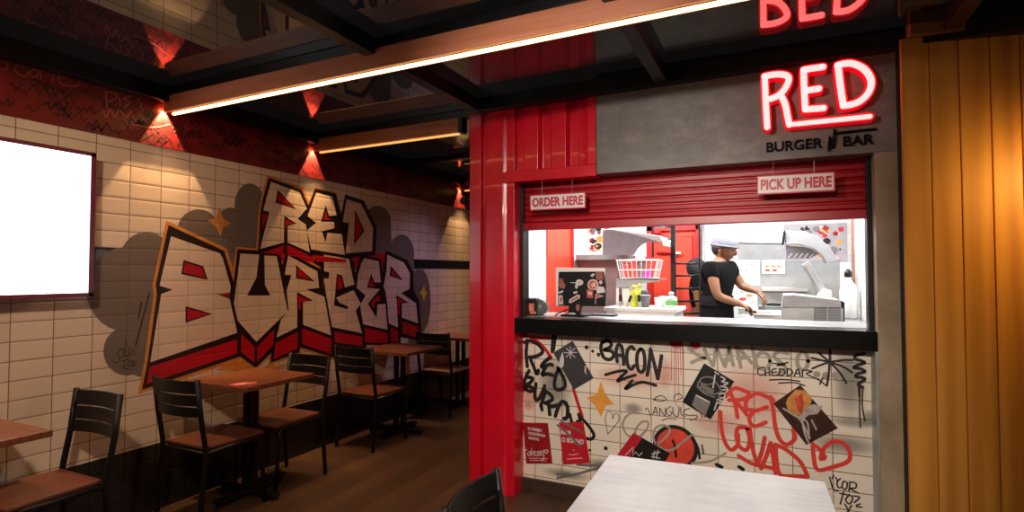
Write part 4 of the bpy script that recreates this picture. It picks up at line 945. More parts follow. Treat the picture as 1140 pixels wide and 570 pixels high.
bm = nb(); tube(bm, [Y(731, 281, KB - .08), Y(757, 281, KB - .08)], .012, 8); link('push_bar', bm, MT['kred_dark'], d, True)
bm = nb(); q = Y(753, 281.5, KB - .11); box(bm, q.x - .03, q.x + .04, q.y, q.y + .02, q.z - .012, q.z + .012); link('handle', bm, MT['white'], d, bevel=.003)['label'] = 'pale handle'
# red object on top left
rb = thing('red_bell', 'small dark red alarm bell at the top left of the red door', 'bell', Y(731.5, 259, KB - .14))
bm = nb(); bmesh.ops.create_uvsphere(bm, u_segments=16, v_segments=8, radius=.045, matrix=Matrix.Scale(.6, 4, (0, 0, 1))); link('dome', bm, MT['kred_dark'], rb, True)
bm = nb(); box(bm, -.05, .05, 0, .055, -.045, -.02); link('mount', bm, MT['kred_dark'], rb)
# ladder rack
lr = thing('ladder_rack', 'black steel ladder rack standing before the red door', 'rack', (0, 0, 0))
YL = 5.0
def vz(px, yy, z0, z1, r, name, lab=None):
    p = Y(px, 300, yy); bm = nb(); box(bm, p.x - r, p.x + r, yy - r, yy + r, z0, z1); o = link(name, bm, MT['black_steel'], lr, bevel=.002)
    if lab: o['label'] = lab
ztop = Y(750, 249, YL).z
vz(749.8, YL, KF, ztop, .019, 'post'); vz(779, YL + .25, KF, 1.95, .008, 'post'); vz(727, YL + .5, 1.5, 2.02, .008, 'post')
for py in (293.5, 307, 321.3, 335.5, 349):
    bm = nb(); tube(bm, [Y(751, py, YL), Y(778.5, py - .2, YL + .02)], .009, 8); link('rung', bm, MT['black_steel'], lr, True)
for py in (252.6, 266):
    bm = nb(); tube(bm, [Y(728 if py < 260 else 738, py, YL + .02), Y(750, py, YL)], .008, 8); link('rung', bm, MT['black_steel'], lr, True)
# pale pipes
for px in (777.5, 783):
    bm = nb(); p = Y(px, 300, KB - .03); tube(bm, [(p.x, KB - .03, KF), (p.x, KB - .03, 2.42)], .011, 8)
    tag(link('wall_pipe', bm, MT['steel_dull'], None, True), ('left' if px < 780 else 'right') + ' one of two thin grey pipes rising between red door and cook', 'pipe', 'thin pipes on the kitchen back wall')

# left group: collage, grey shelf, cabinet
def collage(name, x0, y0, x1, y1, yy, label, seed, base):
    t = pbox(name, x0, y0, x1, y1, yy, .004, base, None, 0); tag(t, label, 'poster')
    r = random.Random(seed); mats = [MT['pr_red'], MT['pr_black'], MT['pr_dred'], MT['pr_grey'], MT['pr_pink'], MT['gr_orange']]
    for k in range(42):
        cx_, cy_ = r.uniform(x0 + 4, x1 - 4), r.uniform(y0 + 4, y1 - 4); n_ = r.choice((3, 4, 5, 9)); rad = r.uniform(1.8, 4.8); ph = r.uniform(0, 6)
        bm = nb(); prism(bm, [Y(cx_ + rad * math.cos(ph + j * 2 * PI / n_), cy_ + rad * .8 * math.sin(ph + j * 2 * PI / n_), yy - .0006 - k * .00015) for j in range(n_)], (0, .0004, 0))
        link('printed_motif', bm, mats[k % len(mats)], t)
    return t
MT['coll'] = plain('pale_grey_print', (.36, .34, .36), .5)
collage('collage_poster', 647, 250, 692, 284, KB - .01, 'red and black collage poster at the left, above the grey shelf', 4, MT['paper'])
collage('collage_poster', 873, 249, 943, 291, KB - .01, 'red, black and grey collage poster at the right, behind the steel hood', 9, MT['coll'])
ws = thing('storage_unit', 'grey storage unit with a thick slab top below the left collage', 'cabinet', (0, 0, 0))
MT['mauve'] = plain('mauve_grey', (.22, .16, .155), .5); MT['grey'] = plain('mid_grey', (.19, .20, .19), .5)
pbox('slab', 641, 283.5, 694, 289.5, 5.15, .5, MT['grey'], ws); pbox('front', 643, 289.5, 688, 334, 5.2, .45, MT['mauve'], ws)
pbox('plinth', 643, 334, 688, 352, 5.2, .45, MT['grey'], ws); pbox('side_frame', 640, 289.5, 643, 350, 5.18, .47, MT['grey'], ws)
# white prep counter (low) with upright
pc_ = thing('prep_counter', 'white preparation counter behind the hatch, left of the rack', 'counter', (0, 0, 0))
a = Y(672, 338, 4.30); b2 = Y(754, 338, 4.30)
bm = nb(); box(bm, a.x, b2.x, 4.3, 4.75, Y(712, 343, 4.3).z - .03, Y(712, 343, 4.3).z); link('worktop', bm, MT['white'], pc_, bevel=.004)
bm = nb(); box(bm, a.x + .02, b2.x - .02, 4.32, 4.73, KF, Y(712, 343, 4.3).z - .03); link('body', bm, MT['white'], pc_, bevel=.004)
for k in range(3):
    bm = nb(); x0 = a.x + .03 + k * (b2.x - a.x - .06) / 3; box(bm, x0 + .005, x0 + (b2.x - a.x - .06) / 3 - .005, 4.305, 4.32, KF + .08, 1.05); dd = link('cabinet_door', bm, MT['white'], pc_, bevel=.003)
zpc = Y(712, 343, 4.3).z
# left hood
cH = crop((670, 245), 6.333)
hd = thing('curved_hood', 'grey curved extraction hood over the wire basket, left in the kitchen', 'hood', (0, 0, 0))
MT['lgrey'] = plain('light_grey_enamel', (.36, .37, .39), .35)
pprism('side_cheek', cH, [(5, 70), (60, 66), (200, 92), (330, 128), (425, 150), (330, 152), (285, 170), (250, 200), (222, 248), (5, 245)], 4.70, .02, MT['lgrey'], hd)
pprism('canopy', cH, [(5, 70), (60, 60), (200, 80), (410, 112), (432, 150), (434, 180), (420, 158), (330, 130), (200, 95), (60, 68)], 4.66, .55, MT['white'], hd)
pprism('hanging_plate', cH, [(150, 150), (175, 150), (175, 235), (150, 235)], 4.95, .02, MT['mauve'], hd)
# shelf below the basket
sf = thing('wall_shelf', 'grey metal shelf carrying the white wire basket', 'shelf', (0, 0, 0))
pprism('board', cH, [(100, 412), (300, 405), (405, 412), (405, 432), (300, 445), (160, 475), (100, 478)], 4.55, .02, MT['lgrey'], sf)
q0 = Y(686, 310, 4.55); q1 = Y(734, 310, 4.55)
bm = nb(); box(bm, q0.x, q1.x, 4.55, 4.85, q0.z - .012, q0.z); link('plate', bm, MT['grey'], sf, bevel=.002)
pprism('leg', cH, [(100, 478), (118, 478), (118, 640), (100, 640)], 4.55, .02, MT['white'], sf); pprism('leg', cH, [(140, 478), (190, 478), (235, 640), (150, 640)], 4.6, .02, MT['white'], sf, label='slanted white bracket')
# basket
bk = thing('wire_basket', 'white wire basket filled with red and pink packets on the grey shelf', 'basket', (q0.x, 4.56, q0.z))
bw = q1.x - q0.x - .02
def rect(z, ins): return [(ins, ins * .6, z), (bw - ins, ins * .6, z), (bw - ins, .25 - ins * .6, z), (ins, .25 - ins * .6, z)]
bm = nb()
for z, i_ in ((.0, .03), (.07, .015), (.15, .0)): tube(bm, rect(z, i_), .005 if z < .1 else .007, 6, True)
link('hoop', bm, MT['white'], bk, True)
bm = nb()
for k in range(9):
    u = k / 8
    for yy in (0, 1):
        tube(bm, [(.03 + (bw - .06) * u, .018 if yy == 0 else .232, 0), (bw * u, 0 if yy == 0 else .25, .15)], .0035, 5)
for k in range(4):
    u = .02 + .21 * k / 3
    for s in (0, 1): tube(bm, [(.03 if s == 0 else bw - .03, u, 0), (0 if s == 0 else bw, u, .15)], .0035, 5)
link('wires', bm, MT['white'], bk)
bm = nb(); box(bm, .03, bw - .03, .02, .23, 0, .006); link('bottom', bm, MT['white'], bk)
MT['pkt_red'] = plain('red_packet', (.70, .07, .06), .35); MT['pkt_pink'] = plain('magenta_packet', (.75, .05, .45), .35)
for k, (u, h_, mt, lab) in enumerate(((.10, .13, 'pkt_red', 'red packet at the left end of the wire basket'), (.19, .16, 'pkt_red', 'tall red packet left of the middle in the wire basket'), (.28, .14, 'mauve', 'dull brown packet in the middle of the wire basket'), (.36, .17, 'pkt_red', 'tallest red packet, right half of the wire basket'))):
    t = thing('sauce_packet', lab, 'packet', (q0.x + u * bw / .45 * 1.0 - .02, 4.69, q0.z + .008), .1 * k, 'packets in the wire basket')
    bm = nb(); prism(bm, [(-.035, -.02, 0), (.035, -.02, 0), (.035, .02, 0), (-.035, .02, 0)], (0, 0, h_ * .85))
    link('pouch', bm, MT[mt], t, bevel=.012, seg=3); bm = nb(); box(bm, -.033, .033, -.003, .003, h_ * .84, h_); link('seal', bm, MT[mt], t)
t = thing('pink_packet', 'small magenta packet at the right front of the wire basket', 'packet', (q0.x + bw * .72, 4.62, q0.z + .008), 0)
bm = nb(); box(bm, -.03, .03, -.015, .015, 0, .06); link('pouch', bm, MT['pkt_pink'], t, bevel=.008, seg=3); bm = nb(); box(bm, -.028, .028, -.003, .003, .058, .07); link('seal', bm, MT['pkt_pink'], t)

def bottle(name, px, py0, py1, yy, r, mat, label, cat, capmat='white', z=None, neck=.35):
    p = Y(px, py1, yy); h_ = Y(px, py0, yy).z - p.z
    if z is not None: p.z = z
    t = thing(name, label, cat, p)
    bm = nb(); lathe(bm, [(r * .9, 0), (r, .01), (r, h_ * .55), (r * .85, h_ * .66), (r * neck, h_ * .78), (r * neck, h_ * .84)], (0, 0, 0), 16); link('body', bm, MT[mat], t, True)
    bm = nb(); lathe(bm, [(r * neck * 1.3, h_ * .84), (r * neck * 1.3, h_ * .93), (r * neck * .5, h_)], (0, 0, 0), 12); link('cap', bm, MT[capmat], t, True)
    return t
MT['lime'] = plain('lime_plastic', (.55, .60, .04), .35); MT['clear'] = plain('cloudy_plastic', (.62, .66, .64), .25); MT['green'] = plain('green_label', (.15, .45, .12), .4)
bottle('squeeze_bottle', 706, 318, 342.5, 4.45, .035, 'lime', 'yellow-green squeeze bottle left of its twin below the shelf', 'bottle', 'lime', zpc)
bottle('squeeze_bottle', 712, 317, 342.5, 4.50, .035, 'lime', 'yellow-green squeeze bottle right of its twin below the shelf', 'bottle', 'lime', zpc)
sb = bottle('spray_bottle', 747.5, 325, 343, 4.42, .045, 'clear', 'pale spray bottle with green label near the ladder rack', 'bottle', 'white', zpc)
bm = nb(); tube(bm, [(0, 0, .12), (.0, 0, .125)], .03, 6); bm.free()
bm = nb(); lathe(bm, [(.0455, .02), (.0462, .025), (.0462, .055), (.0455, .06)], (0, 0, 0), 16); link('label_band', bm, MT['green'], sb, True)['label'] = 'green label'
def cup(px, yy, r, h_, label, mat='white'):
    p = Y(px, 340, yy); p.z = zpc; t = thing('plastic_cup', label, 'cup', p, 0, 'cups on the preparation counter')
    bm = nb(); lathe(bm, [(r * .75, 0), (r, h_), (r * .92, h_), (r * .7, .01)], (0, 0, 0), 16); link('body', bm, MT[mat], t, True)
    bm = nb(); lathe(bm, [(r * 1.02, h_ * .95), (r * 1.06, h_), (r * .95, h_ * 1.02)], (0, 0, 0), 16); link('rim', bm, MT[mat], t, True)
cup(733.5, 4.45, .035, .075, 'white plastic cup, left of two by the spray bottle'); cup(739, 4.5, .035, .085, 'white plastic cup, right of two by the spray bottle', 'clear')
# utensil crock
p = Y(717.5, 340, 4.42); p.z = zpc
uc = thing('utensil_holder', 'dark grey holder of utensils on the preparation counter', 'holder', p)
MT['dgrey'] = plain('dark_grey_plastic', (.13, .14, .15), .4)
bm = nb(); lathe(bm, [(.035, 0), (.042, .06), (.05, .09), (.045, .10), (.04, .09)], (0, 0, 0), 16); link('crock', bm, MT['dgrey'], uc, True)
bm = nb(); lathe(bm, [(.025, .10), (.03, .12), (.02, .14)], (0, 0, 0), 14); link('lid', bm, MT['dgrey'], uc, True)
for k, (px, lean) in enumerate(((690.5, .0), (698, .35), (713, -.15))):
    p = Y(px, 340, 4.36); p.z = zpc; t = thing('kitchen_knife', ('upright', 'leaning', 'middle')[k] + ' black-handled utensil left of the grey holder', 'utensil', p, 0, 'black-handled utensils'); t.rotation_euler = (0, lean, 0)
    bm = nb(); box(bm, -.010, .010, -.006, .006, .045, .10); link('handle', bm, MT['black_paint'], t, bevel=.004); bm = nb(); box(bm, -.012, .012, -.002, .002, 0, .05); link('blade', bm, MT['steel'], t)

# items on the service counter
ZC = 1.192
nd = thing('napkin_dispenser', 'black napkin dispenser with red printed sides at the left end of the counter', 'dispenser', (Y(592, 352, 3.66).x, 3.66, ZC), .15)
bm = nb(); prism(bm, [(-.075, -.05, 0), (.055, -.05, 0), (.055, -.05, .105), (.045, -.05, .12), (-.07, -.05, .12), (-.078, -.05, .10)], (0, .10, 0)); link('body', bm, MT['black_paint'], nd, bevel=.008, seg=3)
bm = nb(); tube(bm, [(.062, -.045, .055), (.062, .045, .055)], .055, 20); link('roll_end', bm, MT['dgrey'], nd, True)['label'] = 'dark grey rounded end'
MT['burnt'] = plain('burnt_red_print', (.75, .18, .12), .4, var=.4, sc=30)
for x0, z0, x1, z1 in ((-.06, .02, -.02, .10), (-.012, .03, .03, .085), (.0, .012, .045, .028)):
    bm = nb(); box(bm, x0, x1, -.0525, -.049, z0, z1); link('printed_label', bm, MT['burnt'], nd)
mo = thing('order_monitor', 'back of a till monitor covered in stickers, white bezel edge, standing on the counter', 'monitor', (0, 0, 0))
cM = crop((605, 285), 7.125)
YM = 3.72
pprism('bezel', cM, [(95, 92), (485, 98), (490, 335), (488, 402), (100, 398)], YM, .012, MT['white'], mo, .004, 'white bezel edge')
pprism('back_shell', cM, [(118, 125), (475, 122), (492, 230), (490, 402), (112, 392)], YM - .028, .03, MT['black_paint'], mo, .006, 'black back')
pprism('neck', cM, [(205, 300), (292, 300), (300, 400), (285, 485), (190, 485), (200, 400)], YM - .055, .03, MT['black_paint'], mo, .006)
bm = nb(); p = Y(642, 355, YM); prism(bm, [(p.x - .085, YM - .10, ZC), (p.x + .085, YM - .10, ZC), (p.x + .10, YM + .06, ZC), (p.x - .10, YM + .06, ZC)], (0, 0, .014)); link('base', bm, MT['black_paint'], mo, bevel=.005)
MT['st_pink'] = plain('pale_pink_sticker', (.60, .42, .42), .4); MT['st_white'] = plain('white_sticker', (.6, .58, .6), .4); MT['st_red'] = plain('red_sticker', (.45, .07, .05), .4); MT['st_rust'] = plain('rust_sticker', (.30, .10, .07), .4)
def sticker(pts, mt, off, label=None):
    o = pprism('sticker', cM, pts, YM - .028 - off, .0006, MT[mt], mo, 0); 
    if label: o['label'] = label
sticker(loop(393, 228, 44, 44, 20)[:-1], 'st_pink', .001, 'round pink sticker'); sticker(loop(393, 228, 32, 32, 20)[:-1], 'st_red', .0018)
sticker([(375, 222), (410, 205), (415, 240), (385, 250)], 'st_pink', .0024)
sticker(loop(286, 210, 30, 24, 16)[:-1], 'st_white', .001, 'oval white sticker'); sticker([(212, 208), (255, 210), (255, 216), (212, 214)], 'st_white', .001); sticker(loop(262, 240, 12, 20, 10)[:-1], 'st_white', .001)
sticker([(268, 205), (305, 200), (300, 222), (272, 222)], 'st_pink', .0018)
sticker([(205, 345), (270, 305), (292, 312), (288, 335), (215, 375), (200, 368)], 'st_pink', .0275, 'slanted label sticker'); sticker([(215, 350), (270, 318), (278, 330), (222, 362)], 'st_rust', .0282)
sticker([(342, 262), (398, 265), (392, 335), (345, 332)], 'st_red', .001, 'square red sticker'); sticker([(355, 280), (385, 285), (382, 310), (352, 305)], 'st_pink', .0018)
sticker([(412, 130), (470, 122), (476, 188), (420, 190)], 'st_rust', .001); sticker([(372, 152), (395, 138), (408, 145), (385, 168)], 'st_white', .001)
sticker([(418, 270), (440, 240), (480, 245), (490, 288), (425, 298)], 'st_white', .001, 'white cloud sticker'); sticker(loop(455, 208, 14, 16, 10)[:-1], 'st_pink', .001); sticker([(412, 300), (480, 318), (412, 338)], 'st_pink', .001); sticker([(418, 308), (460, 318), (418, 330)], 'st_red', .0018); sticker([(410, 330), (416, 330), (416, 382), (410, 382)], 'st_pink', .0015)
sticker([(120, 215), (150, 195), (175, 230), (165, 260), (130, 255)], 'st_rust', .001); sticker([(120, 315), (150, 310), (158, 385), (118, 385)], 'st_pink', .001); sticker(loop(138, 345, 9, 20, 10)[:-1], 'st_rust', .0018)
sticker([(120, 285), (155, 272), (158, 285), (125, 300)], 'st_white', .001); sticker([(236, 286), (268, 278), (270, 292), (240, 300)], 'st_white', .001); sticker([(120, 180), (150, 178), (160, 196), (125, 205)], 'st_rust', .001)
sticker(loop(272, 410, 16, 28, 12)[:-1], 'st_rust', .0285); sticker([(190, 470), (205, 450), (245, 450), (270, 470), (268, 498), (190, 498)], 'st_white', .0290, 'white cloud sticker on the stand')
bm = nb(); tube(bm, smooth_path([tuple(Y(633, 344, YM + .0)), tuple(Y(624, 348, YM - .03)), tuple(Y(618, 351.5, YM - .05)), tuple(Y(626, 353, YM - .05))]), .005, 6); link('cable', bm, MT['black_paint'], mo, True)
kb = thing('card_reader', 'flat black tray lying on the counter right of the monitor', 'tray', (Y(672, 352, 3.8).x, 3.80, ZC)); 
bm = nb(); box(bm, -.09, .09, -.045, .045, 0, .012); link('body', bm, MT['black_paint'], kb, bevel=.004); bm = nb(); box(bm, -.08, .08, -.036, .036, .012, .014); link('mat', bm, MT['dgrey'], kb)

# right group
bs = thing('steel_splashback', 'brushed steel splashback plate on the kitchen back wall behind the grill', 'panel', (0, 0, 0))
pbox('plate', 822, 270.5, 935, 350, KB - .006, .004, MT['steel_dull'], bs, 0)
bm = nb(); tube(bm, [Y(822, 270, KB - .012), Y(872, 271, KB - .012)], .008, 6); link('top_rail', bm, MT['steel'], bs, True)
pbox('ledge', 848, 320, 900, 324.5, KB - .10, .09, MT['steel'], bs)
def chart(x0, y0, x1, y1, label, rows, seed):
    t = pbox('notice', x0, y0, x1, y1, KB - .012, .003, MT['paper'], None, 0); tag(t, label, 'notice', 'picture charts on the splashback')
    for cx_, cy_, rx_, mt in rows:
        bm = nb(); prism(bm, [Y(cx_ + rx_ * math.cos(j * PI / 3), cy_ + rx_ * .45 * math.sin(j * PI / 3), KB - .0135) for j in range(6)], (0, .001, 0)); link('printed_picture', bm, MT[mt], t)
chart(822, 289.5, 846, 318, 'pale chart with tiny pictures, left of the redder chart', [(825.5 + 5.3 * k, 294.8, 1.3, 'pr_grey') for k in range(4)] + [(825.5 + 5.3 * k, 301, 1.4, ('pr_char', 'pr_char', 'gr_orange', 'pr_grey')[k]) for k in range(4)] + [(841, 311, .8, 'pr_grey')], 1)
chart(848.5, 289.5, 874, 305, 'white chart with two rows of small red burgers', [(854 + 6.5 * k, 296.5, 2.9, 'bun') for k in range(3)] + [(854.5 + 8 * k, 301, 3.2, 'meat') for k in range(2)], 2)
chart(822, 322, 843, 344, 'chart of reddish food pictures behind the cook\'s hands', [(827, 333, 4.5, 'meat'), (834, 329, 4.0, 'bun'), (838, 336, 3.0, 'pr_pink'), (826, 325, 1.5, 'pr_grey'), (833, 324.5, 1.5, 'pr_grey')], 3)
# right hood
cR = crop((865, 240), 4.218)
hr = thing('curved_hood', 'steel curved extraction hood at the right, before the collage poster', 'hood', (0, 0, 0))
pprism('canopy', cR, [(38, 72), (130, 74), (190, 98), (245, 145), (285, 205), (278, 215), (240, 222), (222, 190), (180, 155), (110, 130), (40, 130)], 5.0, .35, MT['steel_dull'], hr, .004)
pprism('edge_strip', cR, [(38, 128), (110, 128), (182, 152), (225, 188), (242, 220), (232, 222), (215, 195), (175, 162), (108, 140), (38, 140)], 4.97, .03, MT['steel'], hr)
pprism('grille_box', cR, [(40, 140), (150, 150), (195, 180), (160, 200), (40, 200)], 5.05, .22, MT['lgrey'], hr)
for k in range(5): pprism('grille_slat', cR, [(48 + k * 25, 200), (56 + k * 25, 200), (76 + k * 25, 178), (66 + k * 25, 178)], 5.035, .012, MT['white'], hr, 0)
pprism('end_cap', cR, [(22, 130), (30, 75), (40, 68), (34, 132)], 4.98, .3, MT['black_paint'], hr, label='black end of the hood')
# grill
gm = thing('contact_grill', 'boxy steel grill machine with vented right side at the right end of the counter', 'grill', (0, 0, 0))
YG = 4.15
pprism('top_plate', cR, [(30, 375), (75, 372), (298, 398), (302, 432), (22, 432)], YG, .42, MT['lgrey'], gm, .005)
pprism('body', cR, [(20, 432), (302, 432), (312, 440), (312, 506), (60, 506), (24, 492)], YG + .005, .42, MT['steel_dull'], gm, .005)
pprism('vent_panel', cR, [(175, 432), (298, 432), (298, 503), (175, 503)], YG - .004, .01, MT['dgrey'], gm, .002, 'dark vented panel')
bm = nb()
for k in range(7): prism(bm, [Y(*q, YG - .012) for q in cR([(178, 440 + k * 9), (296, 440 + k * 9), (296, 443.5 + k * 9), (178, 443.5 + k * 9)])], (0, .008, 0))
prism(bm, [Y(*q, YG - .014) for q in cR([(233, 432), (241, 432), (241, 503), (233, 503)])], (0, .01, 0)); link('vent_slats', bm, MT['lgrey'], gm)
pprism('side_strip', cR, [(303, 400), (318, 408), (318, 506), (303, 506)], YG + .06, .30, MT['black_paint'], gm, .002, 'black side')
for k in (35, 290):
    pprism('foot', cR, [(k, 506), (k + 12, 506), (k + 12, 524), (k, 524)], YG + .05, .06, MT['black_paint'], gm)
la = thing('lifted_press', 'slanted silver press arm rising behind the grill machine', 'arm', (0, 0, 0))
pprism('arm', cR, [(115, 232), (148, 214), (245, 372), (200, 374)], 4.78, .05, MT['lgrey'], la, .005)
pprism('inner_channel', cR, [(128, 236), (145, 228), (222, 358), (205, 362)], 4.772, .012, MT['steel_dull'], la, .002)
pprism('hinge', cR, [(190, 372), (215, 345), (255, 350), (260, 375), (250, 398), (250, 528), (195, 528)], 4.74, .09, MT['white'], la, .006)
bt = bottle('tall_bottle', 936.5, 305, 360, 4.95, .06, 'white', 'tall white bottle with black pump against the right kitchen wall', 'bottle', 'black_paint')
# grill support bench
a = Y(850, 360, 4.1); gb = thing('steel_bench', 'steel bench under the grill machine', 'bench', (0, 0, 0)); zg_ = Y(900, 363, YG).z
bm = nb(); box(bm, .05, .56, 4.12, 5.1, zg_ - .05, zg_ - .0); link('bench_top', bm, MT['steel'], gb, bevel=.003)
for x in (.08, .53):
    for y in (4.15, 5.05):
        bm = nb(); box(bm, x - .02, x + .02, y - .02, y + .02, KF, zg_ - .05); link('leg', bm, MT['steel_dull'], gb)
bt.location.z = zg_; bt.location.x = .49; bt.location.y = 4.95
# work table before the cook
wt = thing('work_table', 'white work table under the cook\'s hands', 'table', (0, 0, 0))
q = Y(838, 347, 4.95); zw = q.z; xw0 = Y(835, 345, 4.95).x; 
bm = nb(); box(bm, xw0 - .0, .55, 5.12, KB - .15, zw - .04, zw); link('tabletop', bm, MT['white'], wt, bevel=.004)
bm = nb(); box(bm, xw0 + .02, .53, 5.14, KB - .17, .75, zw - .04); link('body', bm, MT['white'], wt)
for x in (xw0 + .03, .52):
    for y in (5.16, KB - .2):
        bm = nb(); box(bm, x - .02, x + .02, y - .02, y + .02, KF, .75); link('leg', bm, MT['steel_dull'], wt)
hb = thing('gas_hob', 'low dark-ringed hob standing on the white work table', 'hob', (.05, 5.42, zw))
bm = nb(); box(bm, -.20, .22, -.15, .15, 0, .03); link('tray', bm, MT['steel'], hb, bevel=.004)
for x in (-.08, .11):
    bm = nb(); lathe(bm, [(.06, .03), (.06, .045), (.035, .05), (.035, .03)], (x, 0, 0), 18); link('burner', bm, MT['black_paint'], hb, True)
bm = nb(); box(bm, -.20, .22, -.165, -.15, .0, .028); link('front_panel', bm, MT['dgrey'], hb)

# ------------------------------------------------------------------ people
def skin_mesh(name, verts, edges, radii, mat, parent=None, root=0, sub=2, smooth=True):
    me = bpy.data.meshes.new(name); me.from_pydata([tuple(v) for v in verts], edges, []); me.materials.append(mat)
    o = bpy.data.objects.new(name, me); COL.objects.link(o)
    if parent is not None: o.parent = parent
    md = o.modifiers.new('skin', 'SKIN'); md.use_smooth_shade = True
    if not me.skin_vertices: me.attributes
    for i, r in enumerate(radii):
        sv = me.skin_vertices[0].data[i]; sv.radius = (r, r) if not isinstance(r, tuple) else r; sv.use_root = (i == root)
    ss = o.modifiers.new('subdivision', 'SUBSURF'); ss.levels = sub; ss.render_levels = sub
    return o
def chain(pts): return [(i, i + 1) for i in range(len(pts) - 1)]
YC = 5.0
def cook():
    root = thing('person', 'cook in white cap, black T-shirt and dark apron leaning over the work table, arms forward', 'person', (0, 0, 0))
    hip = Y(797, 375, YC + .06); hip.z = 1.02
    neck = Y(802.5, 290.5, YC + .05); head = Y(806.5, 277.5, YC + .05)
    chest = Y(801, 303, YC + .05); waist = Y(798, 335, YC + .05)
    shR = Y(791, 298, YC - .10); elR = Y(798.5, 330, YC - .13); wrR = Y(823, 338.5, YC - .06); hdR = Y(829.5, 341, YC - .04)
    shL = Y(812, 298, YC + .20); elL = Y(826, 318.5, YC + .24); wrL = Y(842, 324, YC + .18); hdL = Y(847, 328.5, YC + .17)
    V = []; E = []; Rr = []
    def add(p, r, par=None):
        V.append(Vector(p)); Rr.append(r)
        if par is not None: E.append((par, len(V) - 1))
        return len(V) - 1
    h = add(hip, .11); w = add(waist, .10, h); c = add(chest, .11, w); n_ = add(neck, .058, c); 
    n2 = add(neck.lerp(head, .5), .052, n_)
    sr = add(shR, .055, c); er = add(elR, .040, sr); f1 = add(elR.lerp(wrR, .35), .038, er); wr_ = add(wrR, .026, f1); add(wrR.lerp(hdR, .6), .020, wr_)
    sl = add(shL, .055, c); el = add(elL, .040, sl); f2 = add(elL.lerp(wrL, .35), .038, el); wl_ = add(wrL, .026, f2); add(wrL.lerp(hdL, .6), .020, wl_)
    for s in (-1, 1):
        hj = add(hip + Vector((0, .09 * s, -.08)), .088, h); kn_ = add(Vector((hip.x + .02, hip.y + .10 * s, KF + .47)), .058, hj)
        an = add(Vector((hip.x - .01, hip.y + .10 * s, KF + .08)), .038, kn_); add(Vector((hip.x + .13, hip.y + .11 * s, KF + .035)), .033, an)
    body = skin_mesh('body', V, E, Rr, MT['skin'], root)
    # head with face
    F3 = (Vector((.92, -.26, -.24))).normalized()   # looks right and down
    side = F3.cross(Vector((0, 0, 1))).normalized(); up = side.cross(F3).normalized()
    Rm = Matrix((side, F3, up)).transposed()
    def hp(x, y, z): return head + Rm @ Vector((x, y, z))
    bm = nb(); bmesh.ops.create_uvsphere(bm, u_segments=24, v_segments=18, radius=1)
    for v in bm.verts:
        x, y, z = v.co; 
        k = 1 - .28 * max(0, -z) ** 1.5
        fy = y * .098; 
        if z < 0 and y > 0: fy = y * (.098 - .012 * -z)
        if z < -.2 and y < 0: fy *= .75
        v.co = hp(x * .072 * k, fy, z * .115)
    link('head', bm, MT['skin'], root, True)
    hdo = root.children[-1] if False else [o for o in root.children if o.name.startswith('head')][0]
    bm = nb(); bmesh.ops.create_uvsphere(bm, u_segments=10, v_segments=8, radius=1)
    for v in bm.verts: v.co = hp(v.co.x * .012, .098 + v.co.y * .018, -.012 + v.co.z * .024)
    link('nose', bm, MT['skin'], hdo, True)
    for s in (-1, 1):
        bm = nb(); bmesh.ops.create_uvsphere(bm, u_segments=10, v_segments=8, radius=1)
        for v in bm.verts: v.co = hp(s * .072 + v.co.x * .008, -.005 + v.co.y * .018, -.012 + v.co.z * .028)
        link('ear', bm, MT['skin'], hdo, True)
        bm = nb(); bmesh.ops.create_uvsphere(bm, u_segments=10, v_segments=8, radius=1)
        for v in bm.verts: v.co = hp(s * .030 + v.co.x * .013, .084 + v.co.y * .008, .012 + v.co.z * .006)
        link('eye', bm, MT['hair'], hdo, True)
        bm = nb(); tube(bm, [hp(s * .014, .094, .030), hp(s * .030, .090, .034), hp(s * .048, .080, .030)], .004, 6); link('eyebrow', bm, MT['hair'], hdo)
    bm = nb(); tube(bm, [hp(-.024, .086, -.056), hp(0, .094, -.055), hp(.024, .086, -.056)], [.003, .006, .003], 6); link('mouth', bm, plain('lips', (.25, .08, .06), .5), hdo, True)
    # hair, cap
    bm = nb(); bmesh.ops.create_uvsphere(bm, u_segments=24, v_segments=16, radius=1)
    for v in bm.verts:
        x, y, z = v.co; v.co = hp(x * .075, y * .078 - .034, .006 + z * .080)
    link('hair', bm, MT['hair'], root, True)
    bm = nb(); bmesh.ops.create_uvsphere(bm, u_segments=28, v_segments=16, radius=1)
    for v in bm.verts:
        x, y, z = v.co
        q = Vector((x * .088, y * .112 - .010, .030 - .018 * y * 0 + (max(z, -.30 if y < .2 else -.05)) * .108))
        v.co = hp(*q)
    cp = link('cap', bm, MT['cap'], root, True)
    bm = nb(); tube(bm, [hp(.087 * math.cos(a_ * PI / 12), -.010 + .112 * math.sin(a_ * PI / 12), .026 + .010 * math.sin(a_ * PI / 12)) for a_ in range(24)], .009, 8, True); link('cap_band', bm, MT['cap'], cp, True)
    # shirt
    SV = []; SE = []; SRr = []
    def sadd(p, r, par=None):
        SV.append(Vector(p)); SRr.append(r)
        if par is not None: SE.append((par, len(SV) - 1))
        return len(SV) - 1
    a0 = sadd(hip + Vector((0, 0, .0)), .125); b0 = sadd(waist, .118, a0); c0 = sadd(chest, .126, b0); d0 = sadd(chest.lerp(neck, .75), .075, c0)
    s1 = sadd(shR, .078, c0); sadd(shR.lerp(elR, .55), .062, s1)
    s2 = sadd(shL, .078, c0); sadd(shL.lerp(elL, .60), .060, s2)
    skin_mesh('shirt', SV, SE, SRr, MT['shirt'], root)
    # apron: shell wrapped round the lower body
    bm = nb(); rings = []
